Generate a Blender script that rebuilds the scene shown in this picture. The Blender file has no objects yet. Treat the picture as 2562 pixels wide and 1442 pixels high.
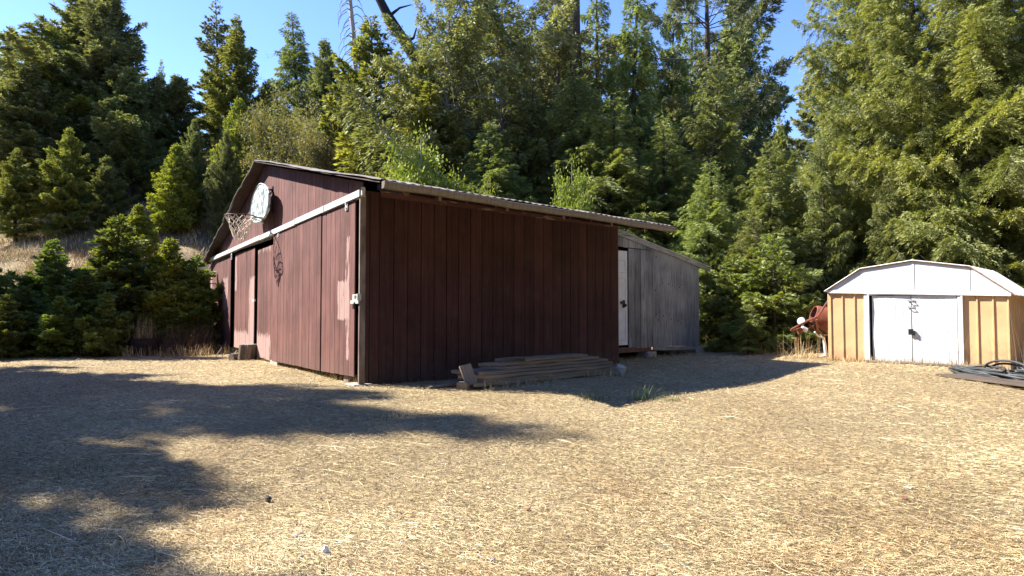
import bpy, math, random
import numpy as np
from mathutils import Vector, Matrix

# ------------------------------------------------------------------ camera, sky, sun, exposure
S = bpy.context.scene
FPX, W0, H0 = 1600.0, 2562.0, 1442.0
PITCH = math.radians(2.11)
CAM = Vector((0, 0, 1.1))
cd = bpy.data.cameras.new("camera"); cam = bpy.data.objects.new("camera", cd)
S.collection.objects.link(cam); S.camera = cam
cam.location = CAM; cam.rotation_euler = (math.radians(90) + PITCH, 0, 0)
cd.sensor_width = 36; cd.lens = 36 * FPX / W0; cd.clip_end = 2000; cd.clip_start = 0.05

SUN_EL = math.radians(43.0)
SUNH = Vector((-0.968, 0.25, 0)).normalized()          # horizontal direction towards the sun
wd = bpy.data.worlds.new("World"); S.world = wd; wd.use_nodes = True
wn = wd.node_tree; bg = wn.nodes['Background']
sk = wn.nodes.new('ShaderNodeTexSky'); sk.sky_type = 'NISHITA'; sk.sun_disc = False
sk.sun_elevation = SUN_EL; sk.sun_rotation = math.atan2(SUNH.x, SUNH.y)
sk.altitude = 900; sk.air_density = 1.0; sk.dust_density = 0.0; sk.ozone_density = 3.5
hs_ = wn.nodes.new('ShaderNodeHueSaturation'); hs_.inputs['Saturation'].default_value = 1.12; hs_.inputs['Hue'].default_value = 0.514; wn.links.new(sk.outputs[0], hs_.inputs['Color']); wn.links.new(hs_.outputs[0], bg.inputs[0]); bg.inputs[1].default_value = 0.115
sl = bpy.data.lights.new("sun", 'SUN'); sl.energy = 5.0; sl.angle = math.radians(0.5); sl.color = (1, 0.93, 0.82)
so = bpy.data.objects.new("sun", sl); S.collection.objects.link(so)
sdir = Vector((SUNH.x * math.cos(SUN_EL), SUNH.y * math.cos(SUN_EL), math.sin(SUN_EL)))
so.rotation_euler = sdir.to_track_quat('Z', 'Y').to_euler(); so.location = (-20, 5, 20)
S.view_settings.view_transform = 'Standard'; S.view_settings.look = 'None'
S.view_settings.gamma = 1; S.view_settings.exposure = 1.75
S.cycles.max_bounces = 6; S.cycles.diffuse_bounces = 3; S.cycles.transmission_bounces = 4
S.cycles.sample_clamp_indirect = 4

# ------------------------------------------------------------------ helpers
R0 = np.random.default_rng(7); random.seed(7)
ct, st_ = math.cos(PITCH), math.sin(PITCH)
def ray(px, py):
    a = (px - W0 / 2) / FPX; b = (H0 / 2 - py) / FPX
    return Vector((a, ct - b * st_, st_ + b * ct))
def on_y(px, py, d):
    r = ray(px, py); return CAM + r * (d / r.y)
def on_z(px, py, z=0.0):
    r = ray(px, py); return CAM + r * ((z - CAM.z) / r.z)
def sm(a, b, x):
    t = np.clip((np.asarray(x, float) - a) / (b - a), 0, 1); return t * t * (3 - 2 * t)
def gz(x, y):
    x = np.asarray(x, float); y = np.asarray(y, float)
    g = -0.45 * (1 - sm(2.0, 8.6, y))
    g = g + 0.012 * np.sin(x * 1.3 + 0.6 * y) + 0.010 * np.sin(y * 2.1 - x * 0.7) 
    g = g + 0.10 * sm(3.0, 7.0, x) * sm(8, 11, y)
    yf = 16 + 4.8 * sm(-14, -9.5, x)
    d = y - yf
    hill = 0.42 * np.where(d > 0, d * d / (d + 1.6 + 1e-6), 0) * sm(-4, -10, x) 
    hill = np.minimum(hill, 11 + 0.1 * hill)
    back = 0.10 * np.maximum(0, y - 26) * (1 - sm(-4, -10, x))
    bump = 0.18 * np.sin(x * 0.9) * np.sin(y * 0.8) * sm(1, 5, d) 
    return g + hill + back + bump
def g1(x, y): return float(gz(x, y))
def on_g(px, py):
    r = ray(px, py); k = 1.0
    for i in range(4000):
        p = CAM + r * k
        if p.z < g1(p.x, p.y): return p
        k += 0.01 if k < 30 else 0.1
    return p

C = S.collection
def link(o, parent=None):
    C.objects.link(o)
    if parent is not None: o.parent = parent
    return o
def tag(o, label=None, cat=None, group=None, kind=None):
    if label: o['label'] = label
    if cat: o['category'] = cat
    if group: o['group'] = group
    if kind: o['kind'] = kind
    return o
def empty(name, loc, label, cat, group=None, rz=0):
    o = bpy.data.objects.new(name, None); o.location = loc; o.rotation_euler = (0, 0, rz); o.empty_display_size = .3
    C.objects.link(o); return tag(o, label, cat, group)

class MB:
    def __init__(s): s.v = []; s.f = []; s.uv = []; s.t = []
    def add(s, vs, fs, uv=None, t=0.5):
        b = len(s.v); s.v += [tuple(p) for p in vs]
        s.f += [tuple(b + i for i in f) for f in fs]
        s.uv += [tuple(q) for q in uv] if uv else [(p[0], p[2]) for p in vs]
        s.t += [t] * len(vs)
    def hexa(s, p, uv=None, t=0.5):      # p: 4 of one face, 4 of the opposite face in the same order
        s.add(p, [(0, 1, 2, 3), (7, 6, 5, 4), (0, 4, 5, 1), (1, 5, 6, 2), (2, 6, 7, 3), (3, 7, 4, 0)], uv, t)
    def box(s, c, dx, dy, dz, ex=(1, 0, 0), ey=(0, 1, 0), ez=(0, 0, 1), t=0.5, uvo=None):
        c = Vector(c); ex = Vector(ex) * dx / 2; ey = Vector(ey) * dy / 2; ez = Vector(ez) * dz / 2
        P = [c - ex - ey - ez, c + ex - ey - ez, c + ex + ey - ez, c - ex + ey - ez, c - ex - ey + ez, c + ex - ey + ez, c + ex + ey + ez, c - ex + ey + ez]
        o = random.uniform(0, 50) if uvo is None else uvo
        L = [(-dx/2, -dy/2, -dz/2), (dx/2, -dy/2, -dz/2), (dx/2, dy/2, -dz/2), (-dx/2, dy/2, -dz/2)]
        uv = [(q[1] + q[2] * 1.3 + o, q[0]) for q in L] + [(q[1] - q[2] * 1.3 + .02 + o, q[0]) for q in L]
        s.hexa(P, uv, t)
    def prism(s, pts, off, uv=None, t=0.5):   # polygon extruded by vector off
        n = len(pts); off = Vector(off); q = [Vector(p) for p in pts]
        vs = q + [p + off for p in q]
        fs = [tuple(range(n)), tuple(range(2 * n - 1, n - 1, -1))] + [(i, i + n, (i + 1) % n + n, (i + 1) % n) for i in range(n)]
        s.add(vs, fs, (list(uv) * 2) if uv else None, t)
    def tube(s, pts, rad, n=8, cap=True, t=0.5, closed=False):
        pts = [Vector(p) for p in pts]; m = len(pts)
        rr = rad if hasattr(rad, '__len__') else [rad] * m
        vs = []; uv = []; acc = 0
        up = Vector((0, 0, 1)); prev = None
        for i, p in enumerate(pts):
            if closed: d = pts[(i + 1) % m] - pts[i - 1]
            else: d = pts[min(i + 1, m - 1)] - pts[max(i - 1, 0)]
            if d.length < 1e-9: d = Vector((0, 0, 1))
            d.normalize()
            if prev is None:
                a = d.cross(up if abs(d.z) < .9 else Vector((1, 0, 0))).normalized()
            else:
                a = (prev - d * prev.dot(d)); a = a.normalized() if a.length > 1e-6 else d.orthogonal().normalized()
            prev = a; b = d.cross(a)
            if i: acc += (p - pts[i - 1]).length
            for k in range(n):
                an = 2 * math.pi * k / n
                vs.append(p + (a * math.cos(an) + b * math.sin(an)) * rr[i]); uv.append((k / n * 6.28 * rr[i], acc))
        fs = []
        for i in range(m if closed else m - 1):
            j = (i + 1) % m
            for k in range(n):
                k2 = (k + 1) % n; fs.append((i * n + k, i * n + k2, j * n + k2, j * n + k))
        if cap and not closed:
            fs.append(tuple(range(n - 1, -1, -1))); fs.append(tuple((m - 1) * n + k for k in range(n)))
        s.add(vs, fs, uv, t)
    def lathe(s, prof, o, axis, n=24, t=0.5):   # prof: (radius, height) along axis
        o = Vector(o); ax = Vector(axis).normalized(); a = ax.orthogonal().normalized(); b = ax.cross(a)
        vs = []; uv = []
        for r, h in prof:
            for k in range(n):
                an = 2 * math.pi * k / n
                vs.append(o + ax * h + (a * math.cos(an) + b * math.sin(an)) * r); uv.append((an * max(r, .01), h))
        fs = [(i * n + k, i * n + (k + 1) % n, (i + 1) * n + (k + 1) % n, (i + 1) * n + k) for i in range(len(prof) - 1) for k in range(n)]
        s.add(vs, fs, uv, t)
    def build(s, name, mat, parent=None, smooth=False, label=None, bevel=0):
        me = bpy.data.meshes.new(name); me.from_pydata(s.v, [], s.f); me.update()
        a = me.attributes.new('uvm', 'FLOAT_VECTOR', 'POINT')
        a.data.foreach_set('vector', np.array([(u[0], u[1], 0) for u in s.uv], dtype=np.float32).ravel())
        a = me.attributes.new('tint', 'FLOAT', 'POINT'); a.data.foreach_set('value', np.array(s.t, dtype=np.float32))
        me.materials.append(mat)
        if smooth: me.polygons.foreach_set('use_smooth', [True] * len(me.polygons))
        o = bpy.data.objects.new(name, me); link(o)
        if parent is not None:
            # children are written in world coordinates: cancel the parents' placement
            o.parent = parent; M = Matrix.Identity(4); p = parent
            while p is not None: M = p.matrix_basis @ M; p = p.parent
            o.matrix_basis = M.inverted()
        if label: o['label'] = label
        if bevel:
            b = o.modifiers.new('bevel', 'BEVEL'); b.width = bevel; b.segments = 2; b.limit_method = 'ANGLE'
        return o

class Frame:
    def __init__(s, o, e, n): s.o = Vector(o); s.e = Vector(e).normalized(); s.n = Vector(n).normalized()
    def w(s, u, v, p=0.0): return s.o + s.e * u + Vector((0, 0, 1)) * v + s.n * p
    def px(s, x, y, p=0.0):
        r = ray(x, y); q = s.o + s.n * p; k = (q - CAM).dot(s.n) / r.dot(s.n); h = CAM + r * k - s.o
        return (h.dot(s.e), h.z)
    def wpx(s, x, y, p=0.0): return s.w(*s.px(x, y, p), p)
def lin(pts):     # piecewise linear function through (u, v) points
    P = sorted(pts); us = [p[0] for p in P]; vs = [p[1] for p in P]
    def f(u):
        if u <= us[0]:
            k = (vs[1] - vs[0]) / (us[1] - us[0]); return vs[0] + k * (u - us[0])
        if u >= us[-1]:
            k = (vs[-1] - vs[-2]) / (us[-1] - us[-2]); return vs[-1] + k * (u - us[-1])
        return float(np.interp(u, us, vs))
    return f
def boards(mb, F, u0, u1, bot, top, bw, p0, th=0.016, gap=0.008, jb=0.0, jp=0.0, wob=0.0):
    n = max(1, round((u1 - u0) / bw)); w = (u1 - u0) / n
    for i in range(n):
        a = u0 + i * w + gap / 2; b = u0 + (i + 1) * w - gap / 2
        db = random.uniform(-jb, jb); dp = random.uniform(-jp, jp)
        m = (a + b) / 2
        segs = [a, b]
        # split where the top outline bends inside the strip is ignored: strips are narrow
        va0, vb0, va1, vb1 = bot(a) + db, bot(b) + db, top(a), top(b)
        wx = random.uniform(-wob, wob)
        P = [F.w(a, va0, p0 + dp), F.w(b, vb0, p0 + dp), F.w(b + wx, vb1, p0 + dp), F.w(a + wx, va1, p0 + dp)]
        Q = [F.w(a, va0, p0 + th + dp), F.w(b, vb0, p0 + th + dp), F.w(b + wx, vb1, p0 + th + dp), F.w(a + wx, va1, p0 + th + dp)]
        uv = [(a, va0), (b, vb0), (b, vb1), (a, va1)] * 2
        mb.hexa(P + Q, uv, random.random())
def panel(mb, F, poly, p0, th, t=0.5):   # polygon of (u, v) points with thickness
    mb.prism([F.w(u, v, p0) for u, v in poly], F.n * th, [(u, v) for u, v in poly], t)

# ------------------------------------------------------------------ materials
class NT:
    def __init__(s, name, rough=0.85, spec=0.3):
        s.m = bpy.data.materials.new(name); s.m.use_nodes = True; s.t = s.m.node_tree
        s.b = s.t.nodes['Principled BSDF']; s.b.inputs['Roughness'].default_value = rough
        s.b.inputs['Specular IOR Level'].default_value = spec
    def set(s, sock, v):
        if isinstance(v, bpy.types.NodeSocket): s.t.links.new(v, sock)
        else:
            if hasattr(v, '__len__') and len(v) == 3 and sock.type == 'RGBA': v = (*v, 1)
            sock.default_value = v
    def node(s, ty, **k):
        n = s.t.nodes.new(ty)
        for a, b in k.items(): setattr(n, a, b)
        return n
    def attr(s, name):
        n = s.node('ShaderNodeAttribute', attribute_name=name); return n
    def uv(s): return s.attr('uvm').outputs['Vector']
    def obj(s): return s.node('ShaderNodeTexCoord').outputs['Object']
    def geo(s): return s.node('ShaderNodeNewGeometry').outputs['Position']
    def tint(s): return s.attr('tint').outputs['Fac']
    def scale(s, vec, sc, off=(0, 0, 0)):
        n = s.node('ShaderNodeMapping'); s.set(n.inputs[0], vec); n.inputs['Scale'].default_value = sc; n.inputs['Location'].default_value = off
        return n.outputs[0]
    def noise(s, vec, sc=5, det=4, rough=0.55, dist=0):
        n = s.node('ShaderNodeTexNoise'); s.set(n.inputs['Vector'], vec)
        n.inputs['Scale'].default_value = sc; n.inputs['Detail'].default_value = det; n.inputs['Roughness'].default_value = rough; n.inputs['Distortion'].default_value = dist
        return n.outputs['Fac']
    def vor(s, vec, sc=5, out='Distance'):
        n = s.node('ShaderNodeTexVoronoi'); s.set(n.inputs['Vector'], vec); n.inputs['Scale'].default_value = sc; return n.outputs[out]
    def math(s, op, a, b=0.0, c=None, clamp=False):
        n = s.node('ShaderNodeMath', operation=op, use_clamp=clamp); s.set(n.inputs[0], a); s.set(n.inputs[1], b)
        if c is not None: s.set(n.inputs[2], c)
        return n.outputs[0]
    def rng(s, v, a, b, c=0.0, d=1.0):
        n = s.node('ShaderNodeMapRange'); s.set(n.inputs[0], v)
        for i, q in enumerate((a, b, c, d)): n.inputs[i + 1].default_value = q
        return n.outputs[0]
    def mix(s, f, a, b, mode='MIX'):
        n = s.node('ShaderNodeMix', data_type='RGBA', blend_type=mode); s.set(n.inputs[0], f); s.set(n.inputs[6], a); s.set(n.inputs[7], b)
        return n.outputs[2]
    def ramp(s, f, stops):
        n = s.node('ShaderNodeValToRGB'); s.set(n.inputs[0], f); e = n.color_ramp.elements
        while len(e) < len(stops): e.new(0.5)
        for q, (p, c) in zip(e, stops): q.position = p; q.color = (*c, 1)
        return n.outputs[0]
    def bump(s, h, strength=0.3, dist=0.01):
        n = s.node('ShaderNodeBump'); s.set(n.inputs['Height'], h); n.inputs['Strength'].default_value = strength; n.inputs['Distance'].default_value = dist
        s.t.links.new(n.outputs[0], s.b.inputs['Normal'])
    def color(s, c): s.set(s.b.inputs['Base Color'], c); return s.m
    def boxmask(s, uvs, u0, u1, v0, v1, soft):
        sx = s.node('ShaderNodeSeparateXYZ'); s.set(sx.inputs[0], uvs)
        du = s.math('ABSOLUTE', s.math('SUBTRACT', sx.outputs[0], (u0 + u1) / 2)); dv = s.math('ABSOLUTE', s.math('SUBTRACT', sx.outputs[1], (v0 + v1) / 2))
        mu = s.math('SUBTRACT', (u1 - u0) / 2, du); mv = s.math('SUBTRACT', (v1 - v0) / 2, dv)
        return s.rng(s.math('MINIMUM', mu, mv), -soft, soft)

def siding_mat(name, c0, c1, peelc=None, boxes=(), grain=0.5, tv=0.18, streak=(26, 0.9, 1), dk=.45, mud=0.0):
    m = NT(name, 0.8, 0.25); uv = m.uv()
    n1 = m.noise(m.scale(uv, streak), 1, 5, 0.62); n2 = m.noise(m.scale(uv, (90, 3.2, 1)), 1, 3, 0.6); n3 = m.noise(uv, 1.3, 3)
    f = m.math('ADD', m.math('MULTIPLY', n1, 0.6), m.math('MULTIPLY', n3, 0.4)); f = m.rng(f, 0.34, 0.66)
    col = m.mix(f, c0, c1)
    tt = m.rng(m.tint(), 0, 1, 1 - tv, 1 + tv)
    hs = m.node('ShaderNodeHueSaturation'); m.set(hs.inputs['Color'], col); m.set(hs.inputs['Value'], tt); col = hs.outputs[0]
    wear = m.rng(n2, 0.58, 0.74); col = m.mix(m.math('MULTIPLY', wear, 0.35), col, tuple(min(1, q * 1.9 + .03) for q in c1))
    # short dark weather streaks (old stains)
    st = m.rng(m.noise(m.scale(uv, (38, 1.6, 1), (3, 7, 0)), 1, 3, 0.5), 0.60, 0.70); col = m.mix(m.math('MULTIPLY', st, dk), col, tuple(q * 0.35 for q in c0))
    if mud:      # dust and soil splashed on the foot of the wall
        sx = m.node('ShaderNodeSeparateXYZ'); m.set(sx.inputs[0], uv)
        md = m.math('ADD', m.rng(sx.outputs[1], 0.05, 0.65, 1, 0), m.rng(m.noise(m.scale(uv, (5, 3, 1)), 1, 5, .65), .3, .7, -.6, .35), clamp=True)
        col = m.mix(m.math('MULTIPLY', md, mud), col, (0.13, 0.10, 0.075))
    if peelc:
        mm = None
        for b in boxes:
            x = m.math('MULTIPLY', m.boxmask(uv, *b[:4], b[4]), b[5]); mm = x if mm is None else m.math('MAXIMUM', mm, x)
        pn = m.noise(m.scale(uv, (16, 1.9, 1)), 1, 6, 0.68)
        pk = m.math('ADD', pn, m.math('MULTIPLY', mm, 0.42)); pk = m.rng(pk, 0.71, 0.76)
        pc = m.mix(m.rng(n2, 0.3, 0.7), peelc, tuple(q * 0.72 for q in peelc)); col = m.mix(m.math('MULTIPLY', pk, .88), col, pc)
    h = m.math('ADD', m.math('MULTIPLY', n1, 0.5), m.math('MULTIPLY', n2, 0.5)); m.bump(h, grain, 0.006)
    return m.color(col)

def simple(name, c, c2=None, rough=0.7, sc=8, spec=0.3, metal=0, bump=0.15, stretch=(1, 1, 1), det=4):
    m = NT(name, rough, spec); m.b.inputs['Metallic'].default_value = metal
    p = m.scale(m.geo(), stretch); n = m.noise(p, sc, det)
    c2 = c2 or tuple(q * 0.7 for q in c)
    if bump: m.bump(n, bump, 0.01)
    return m.color(m.mix(m.rng(n, 0.35, 0.65), c, c2))

def leaf_mat(name, dark, mid, light, trans=0.44, gloss=0.06):
    m = NT(name); t = m.t
    f = m.tint(); oi = m.node('ShaderNodeObjectInfo')
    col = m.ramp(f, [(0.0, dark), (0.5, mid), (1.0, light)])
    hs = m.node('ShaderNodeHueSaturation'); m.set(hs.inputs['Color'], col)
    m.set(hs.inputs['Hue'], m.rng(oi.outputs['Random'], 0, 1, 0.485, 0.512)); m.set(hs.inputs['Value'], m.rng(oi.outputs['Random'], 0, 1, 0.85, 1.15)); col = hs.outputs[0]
    d = m.node('ShaderNodeBsdfDiffuse'); m.set(d.inputs[0], col)
    tr = m.node('ShaderNodeBsdfTranslucent'); m.set(tr.inputs[0], m.mix(1.0, col, (1.0, 1.05, 0.6), 'MULTIPLY'))
    gl = m.node('ShaderNodeBsdfGlossy'); gl.inputs['Roughness'].default_value = 0.62; m.set(gl.inputs[0], (0.8, 0.85, 0.8))
    x = m.node('ShaderNodeMixShader'); x.inputs[0].default_value = trans; t.links.new(d.outputs[0], x.inputs[1]); t.links.new(tr.outputs[0], x.inputs[2])
    y = m.node('ShaderNodeMixShader'); y.inputs[0].default_value = gloss; t.links.new(x.outputs[0], y.inputs[1]); t.links.new(gl.outputs[0], y.inputs[2])
    t.links.new(y.outputs[0], t.nodes['Material Output'].inputs['Surface'])
    return m.m

def straw_mat(name, stops, trans=0.15):
    m = NT(name, 0.7, 0.3); col = m.ramp(m.tint(), stops)
    n = m.noise(m.geo(), 0.55, 4, .6); n2 = m.noise(m.scale(m.geo(), (1, 1, 1), (7, 3, 2)), 0.8, 4, .6); n3 = m.noise(m.scale(m.geo(), (1, 1, 1), (17, 5, 2)), 2.6, 3, .6)
    col = m.mix(m.rng(n, 0.46, 0.62, 0, 0.45), col, (0.72, 0.54, 0.37), 'MULTIPLY')       # brown older thatch
    col = m.mix(m.rng(n2, 0.50, 0.64, 0, 0.45), col, (0.56, 0.55, 0.55), 'MULTIPLY')       # thin greyish patches
    col = m.mix(m.rng(n3, 0.52, 0.68, 0, 0.4), col, (0.62, 0.50, 0.38), 'MULTIPLY')
    return m.color(col)
# ------------------------------------------------------------------ ground
def vnoise(x, y, sc, seed=0):
    x = np.asarray(x) * sc + seed * 17.3; y = np.asarray(y) * sc + seed * 9.1
    xi = np.floor(x).astype(np.int64); yi = np.floor(y).astype(np.int64); fx = x - xi; fy = y - yi
    fx = fx * fx * (3 - 2 * fx); fy = fy * fy * (3 - 2 * fy)
    def h(a, b):
        n = (a * 374761393 + b * 668265263 + seed * 69069) & 0xffffffff
        n = ((n ^ (n >> 13)) * 1274126177) & 0xffffffff
        return ((n ^ (n >> 16)) & 0xffff) / 65535.0
    return (h(xi, yi) * (1 - fx) + h(xi + 1, yi) * fx) * (1 - fy) + (h(xi, yi + 1) * (1 - fx) + h(xi + 1, yi + 1) * fx) * fy

def ground_mat():
    m = NT('dry_ground', 0.95, 0.15); p = m.geo()
    big = m.noise(p, 0.35, 4); mid = m.noise(p, 2.2, 5, 0.6); fine = m.noise(m.scale(p, (1, 1, 1)), 26, 6, 0.75, 0.6); vf = m.noise(m.scale(p, (1.6, 0.7, 1)), 90, 3, 0.7, 1.5)
    col = m.ramp(m.rng(fine, 0.3, 0.7), [(0.0, (0.07, 0.052, 0.030)), (0.35, (0.21, 0.16, 0.088)), (0.7, (0.43, 0.335, 0.18)), (1.0, (0.62, 0.51, 0.31))])
    col = m.mix(m.rng(mid, 0.42, 0.68, 0, 0.55), col, (0.25, 0.20, 0.13))
    col = m.mix(m.rng(big, 0.48, 0.66, 0, 0.3), col, (0.40, 0.33, 0.21))
    col = m.mix(m.rng(vf, 0.55, 0.72, 0, 0.6), col, (0.70, 0.58, 0.36))
    # forest floor: needles and earth beyond the lawn
    ff = m.attr('wood').outputs['Fac']; fl = m.ramp(m.rng(fine, 0.3, 0.7), [(0, (0.05, 0.038, 0.025)), (0.6, (0.13, 0.10, 0.07)), (1, (0.22, 0.175, 0.12))])
    col = m.mix(ff, col, fl)
    m.bump(m.math('ADD', m.math('MULTIPLY', fine, 1.0), m.math('MULTIPLY', vf, 0.5)), 0.9, 0.03)
    return m.color(col)
xs = np.concatenate([np.linspace(-400, -42, 20), np.linspace(-40, -12, 57), np.linspace(-11.8, 14, 216), np.linspace(14.5, 40, 40), np.linspace(45, 400, 20)])
ys = np.concatenate([np.linspace(-200, -3, 20), np.linspace(-2, 20, 180), np.linspace(20.25, 60, 120), np.linspace(63, 600, 30)])
XX, YY = np.meshgrid(xs, ys); ZZ = gz(XX, YY)
nx, ny = len(xs), len(ys)
vs = np.stack([XX, YY, ZZ], -1).reshape(-1, 3)
ii = np.arange(nx - 1)[None, :] + nx * np.arange(ny - 1)[:, None]
fs = np.stack([ii, ii + 1, ii + nx + 1, ii + nx], -1).reshape(-1, 4)
def mesh_np(name, v, f, attrs=None):
    me = bpy.data.meshes.new(name); n = len(v); m = len(f); k = f.shape[1]
    me.vertices.add(n); me.vertices.foreach_set('co', v.astype(np.float32).ravel())
    me.loops.add(m * k); me.loops.foreach_set('vertex_index', f.astype(np.int32).ravel())
    me.polygons.add(m); me.polygons.foreach_set('loop_start', (np.arange(m) * k).astype(np.int32))
    try: me.polygons.foreach_set('loop_total', np.full(m, k, dtype=np.int32))
    except Exception: pass
    for an, av in (attrs or {}).items():
        a = me.attributes.new(an, 'FLOAT', 'POINT'); a.data.foreach_set('value', av.astype(np.float32).ravel())
    me.update(calc_edges=True); return me
yfo = 16 + 4.8 * sm(-14, -9.5, XX)
wood = sm(19.5, 22.5, YY + 1.2 * vnoise(XX, YY, 0.8, 5)) * (1 - sm(-5, -9, XX))
wood = np.maximum(wood, 0.75 * sm(0, 1.5, YY - yfo - 2.2 * vnoise(XX, YY, 0.5, 2)) * sm(-5, -9, XX) * (vnoise(XX, YY, 0.35, 8) > 0.45))
wood = np.maximum(wood, 0.85 * sm(15.2, 16.6, YY + 1.0 * vnoise(XX, YY, 1.0, 5)) * sm(7, 9, XX))
gm = mesh_np('ground', vs, fs, {'wood': wood}); gm.materials.append(ground_mat()); gm.polygons.foreach_set('use_smooth', [True] * len(gm.polygons))
go = bpy.data.objects.new('ground', gm); link(go); tag(go, 'mown dry straw coloured ground rising into a wooded hill at left', kind='structure')

# straw lying on the lawn, density falling with distance
def in_any(x, y, polys):
    r = np.zeros(len(x), bool)
    for P in polys:
        a = np.ones(len(x), bool); n = len(P)
        for i in range(n):
            x0, y0 = P[i]; x1, y1 = P[(i + 1) % n]
            a &= ((x1 - x0) * (y - y0) - (y1 - y0) * (x - x0)) >= 0
        r |= a
    return r
def make_straw(name, N, dmin, dmax, lmin, lmax, wid, seed, tilt, mat, lo=0.0, hi=1.0, power=2.0, avoid=(), spread=0.95, curve=0.25):
    r = np.random.default_rng(seed)
    u = r.random(N)
    d = 1 / ((1 - u) / dmin + u / dmax) if power == 2 else dmin * (dmax / dmin) ** u
    x = (r.random(N) * 2 - 1) * spread * d; y = d
    k = ~in_any(x, y, avoid)
    k &= r.random(N) < (0.15 + 1.0 * vnoise(x, y, 1.7, seed) + .7 * vnoise(x, y, .5, seed + 3)) 
    x = x[k]; y = y[k]; d = d[k]; n = len(x)
    far = np.clip(d / 6.5, 1, 2.2)
    L = (lmin + (lmax - lmin) * r.random(n) ** 2.2) * np.sqrt(far); wd_ = wid * far * r.uniform(0.6, 1.4, n)
    az = r.random(n) * 2 * np.pi + 0.5 * np.sin(x * 3 + y * 2); az = np.where(r.random(n) < .55, np.where(r.random(n) < .5, 0, np.pi) + r.normal(0, .42, n) - .45 + .5 * np.sin(x * .5) * np.cos(y * .4), az)
    el = np.abs(r.normal(0, tilt, n))
    dx = np.cos(az) * np.cos(el); dy = np.sin(az) * np.cos(el); dz = np.sin(el)
    z = gz(x, y) + r.random(n) * 0.018 + 0.002
    roll = r.normal(0, 0.5, n)
    sx = -np.sin(az) * np.cos(roll); sy = np.cos(az) * np.cos(roll); sz = np.sin(roll)
    P = np.stack([x, y, z], -1); D = np.stack([dx, dy, dz], -1); Sd = np.stack([sx, sy, sz], -1)
    bend = (r.random(n) - .5) * curve
    A = P - Sd * wd_[:, None] * .5; B = P + Sd * wd_[:, None] * .5
    Mi = P + D * (L * .5)[:, None] + np.stack([sx * 0 - np.sin(az), np.cos(az), 0 * az + .25], -1) * (bend * L)[:, None] * .6
    Mi[:, 2] = np.maximum(Mi[:, 2], z + .002)
    E = P + D * L[:, None]; E[:, 2] = np.maximum(E[:, 2] - np.maximum(0, el * L * .4), z)
    M1 = Mi - Sd * wd_[:, None] * .5; M2 = Mi + Sd * wd_[:, None] * .5
    v = np.stack([A, B, M2, M1, E - Sd * wd_[:, None] * .2, E + Sd * wd_[:, None] * .2], 1).reshape(-1, 3)
    i = np.arange(n)[:, None] * 6
    f = np.concatenate([i + np.array([[0, 1, 2, 3]]), i + np.array([[3, 2, 5, 4]])], 1).reshape(-1, 4)
    t = np.clip(0.33 + 0.55 * (vnoise(x, y, 0.8, seed + 1) * .6 + vnoise(x, y, 3.1, seed + 2) * .4 - .2) + r.normal(0, .27, n), 0, 1)
    t = lo + (hi - lo) * t
    me = mesh_np(name, v, f, {'tint': np.repeat(t, 6)}); me.materials.append(mat)
    o = bpy.data.objects.new(name, me); link(o); return o
def hill_grass(N, seed, mat):
    r = np.random.default_rng(seed); x = r.uniform(-30, -7, N); y = r.uniform(15.5, 33, N)
    k = r.random(N) < (vnoise(x, y, 1.3, seed) ** 2 * 1.8); x = x[k]; y = y[k]; n = len(x); z = gz(x, y)
    az = r.random(n) * 6.283; el = np.abs(r.normal(0, .9, n)); D = np.stack([np.cos(az) * el, np.sin(az) * el - .2, np.ones(n)], -1); D /= np.linalg.norm(D, axis=1)[:, None]
    L = r.uniform(.08, .34, n)[:, None]; Sd = np.stack([-np.sin(az), np.cos(az), 0 * az], -1) * .008; P = np.stack([x, y, z - .01], -1)
    v = np.stack([P - Sd, P + Sd, P + D * L + Sd * .3, P + D * L - Sd * .3], 1).reshape(-1, 3)
    me = mesh_np('hill_grass', v, np.arange(4 * n).reshape(-1, 4), {'tint': np.repeat(np.clip(r.normal(.5, .22, n), 0, 1), 4)}); me.materials.append(mat)
    o = bpy.data.objects.new('hill_grass', me); link(o); tag(o, 'dry bunch grass on the slope at left', 'grass', kind='stuff')
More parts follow.
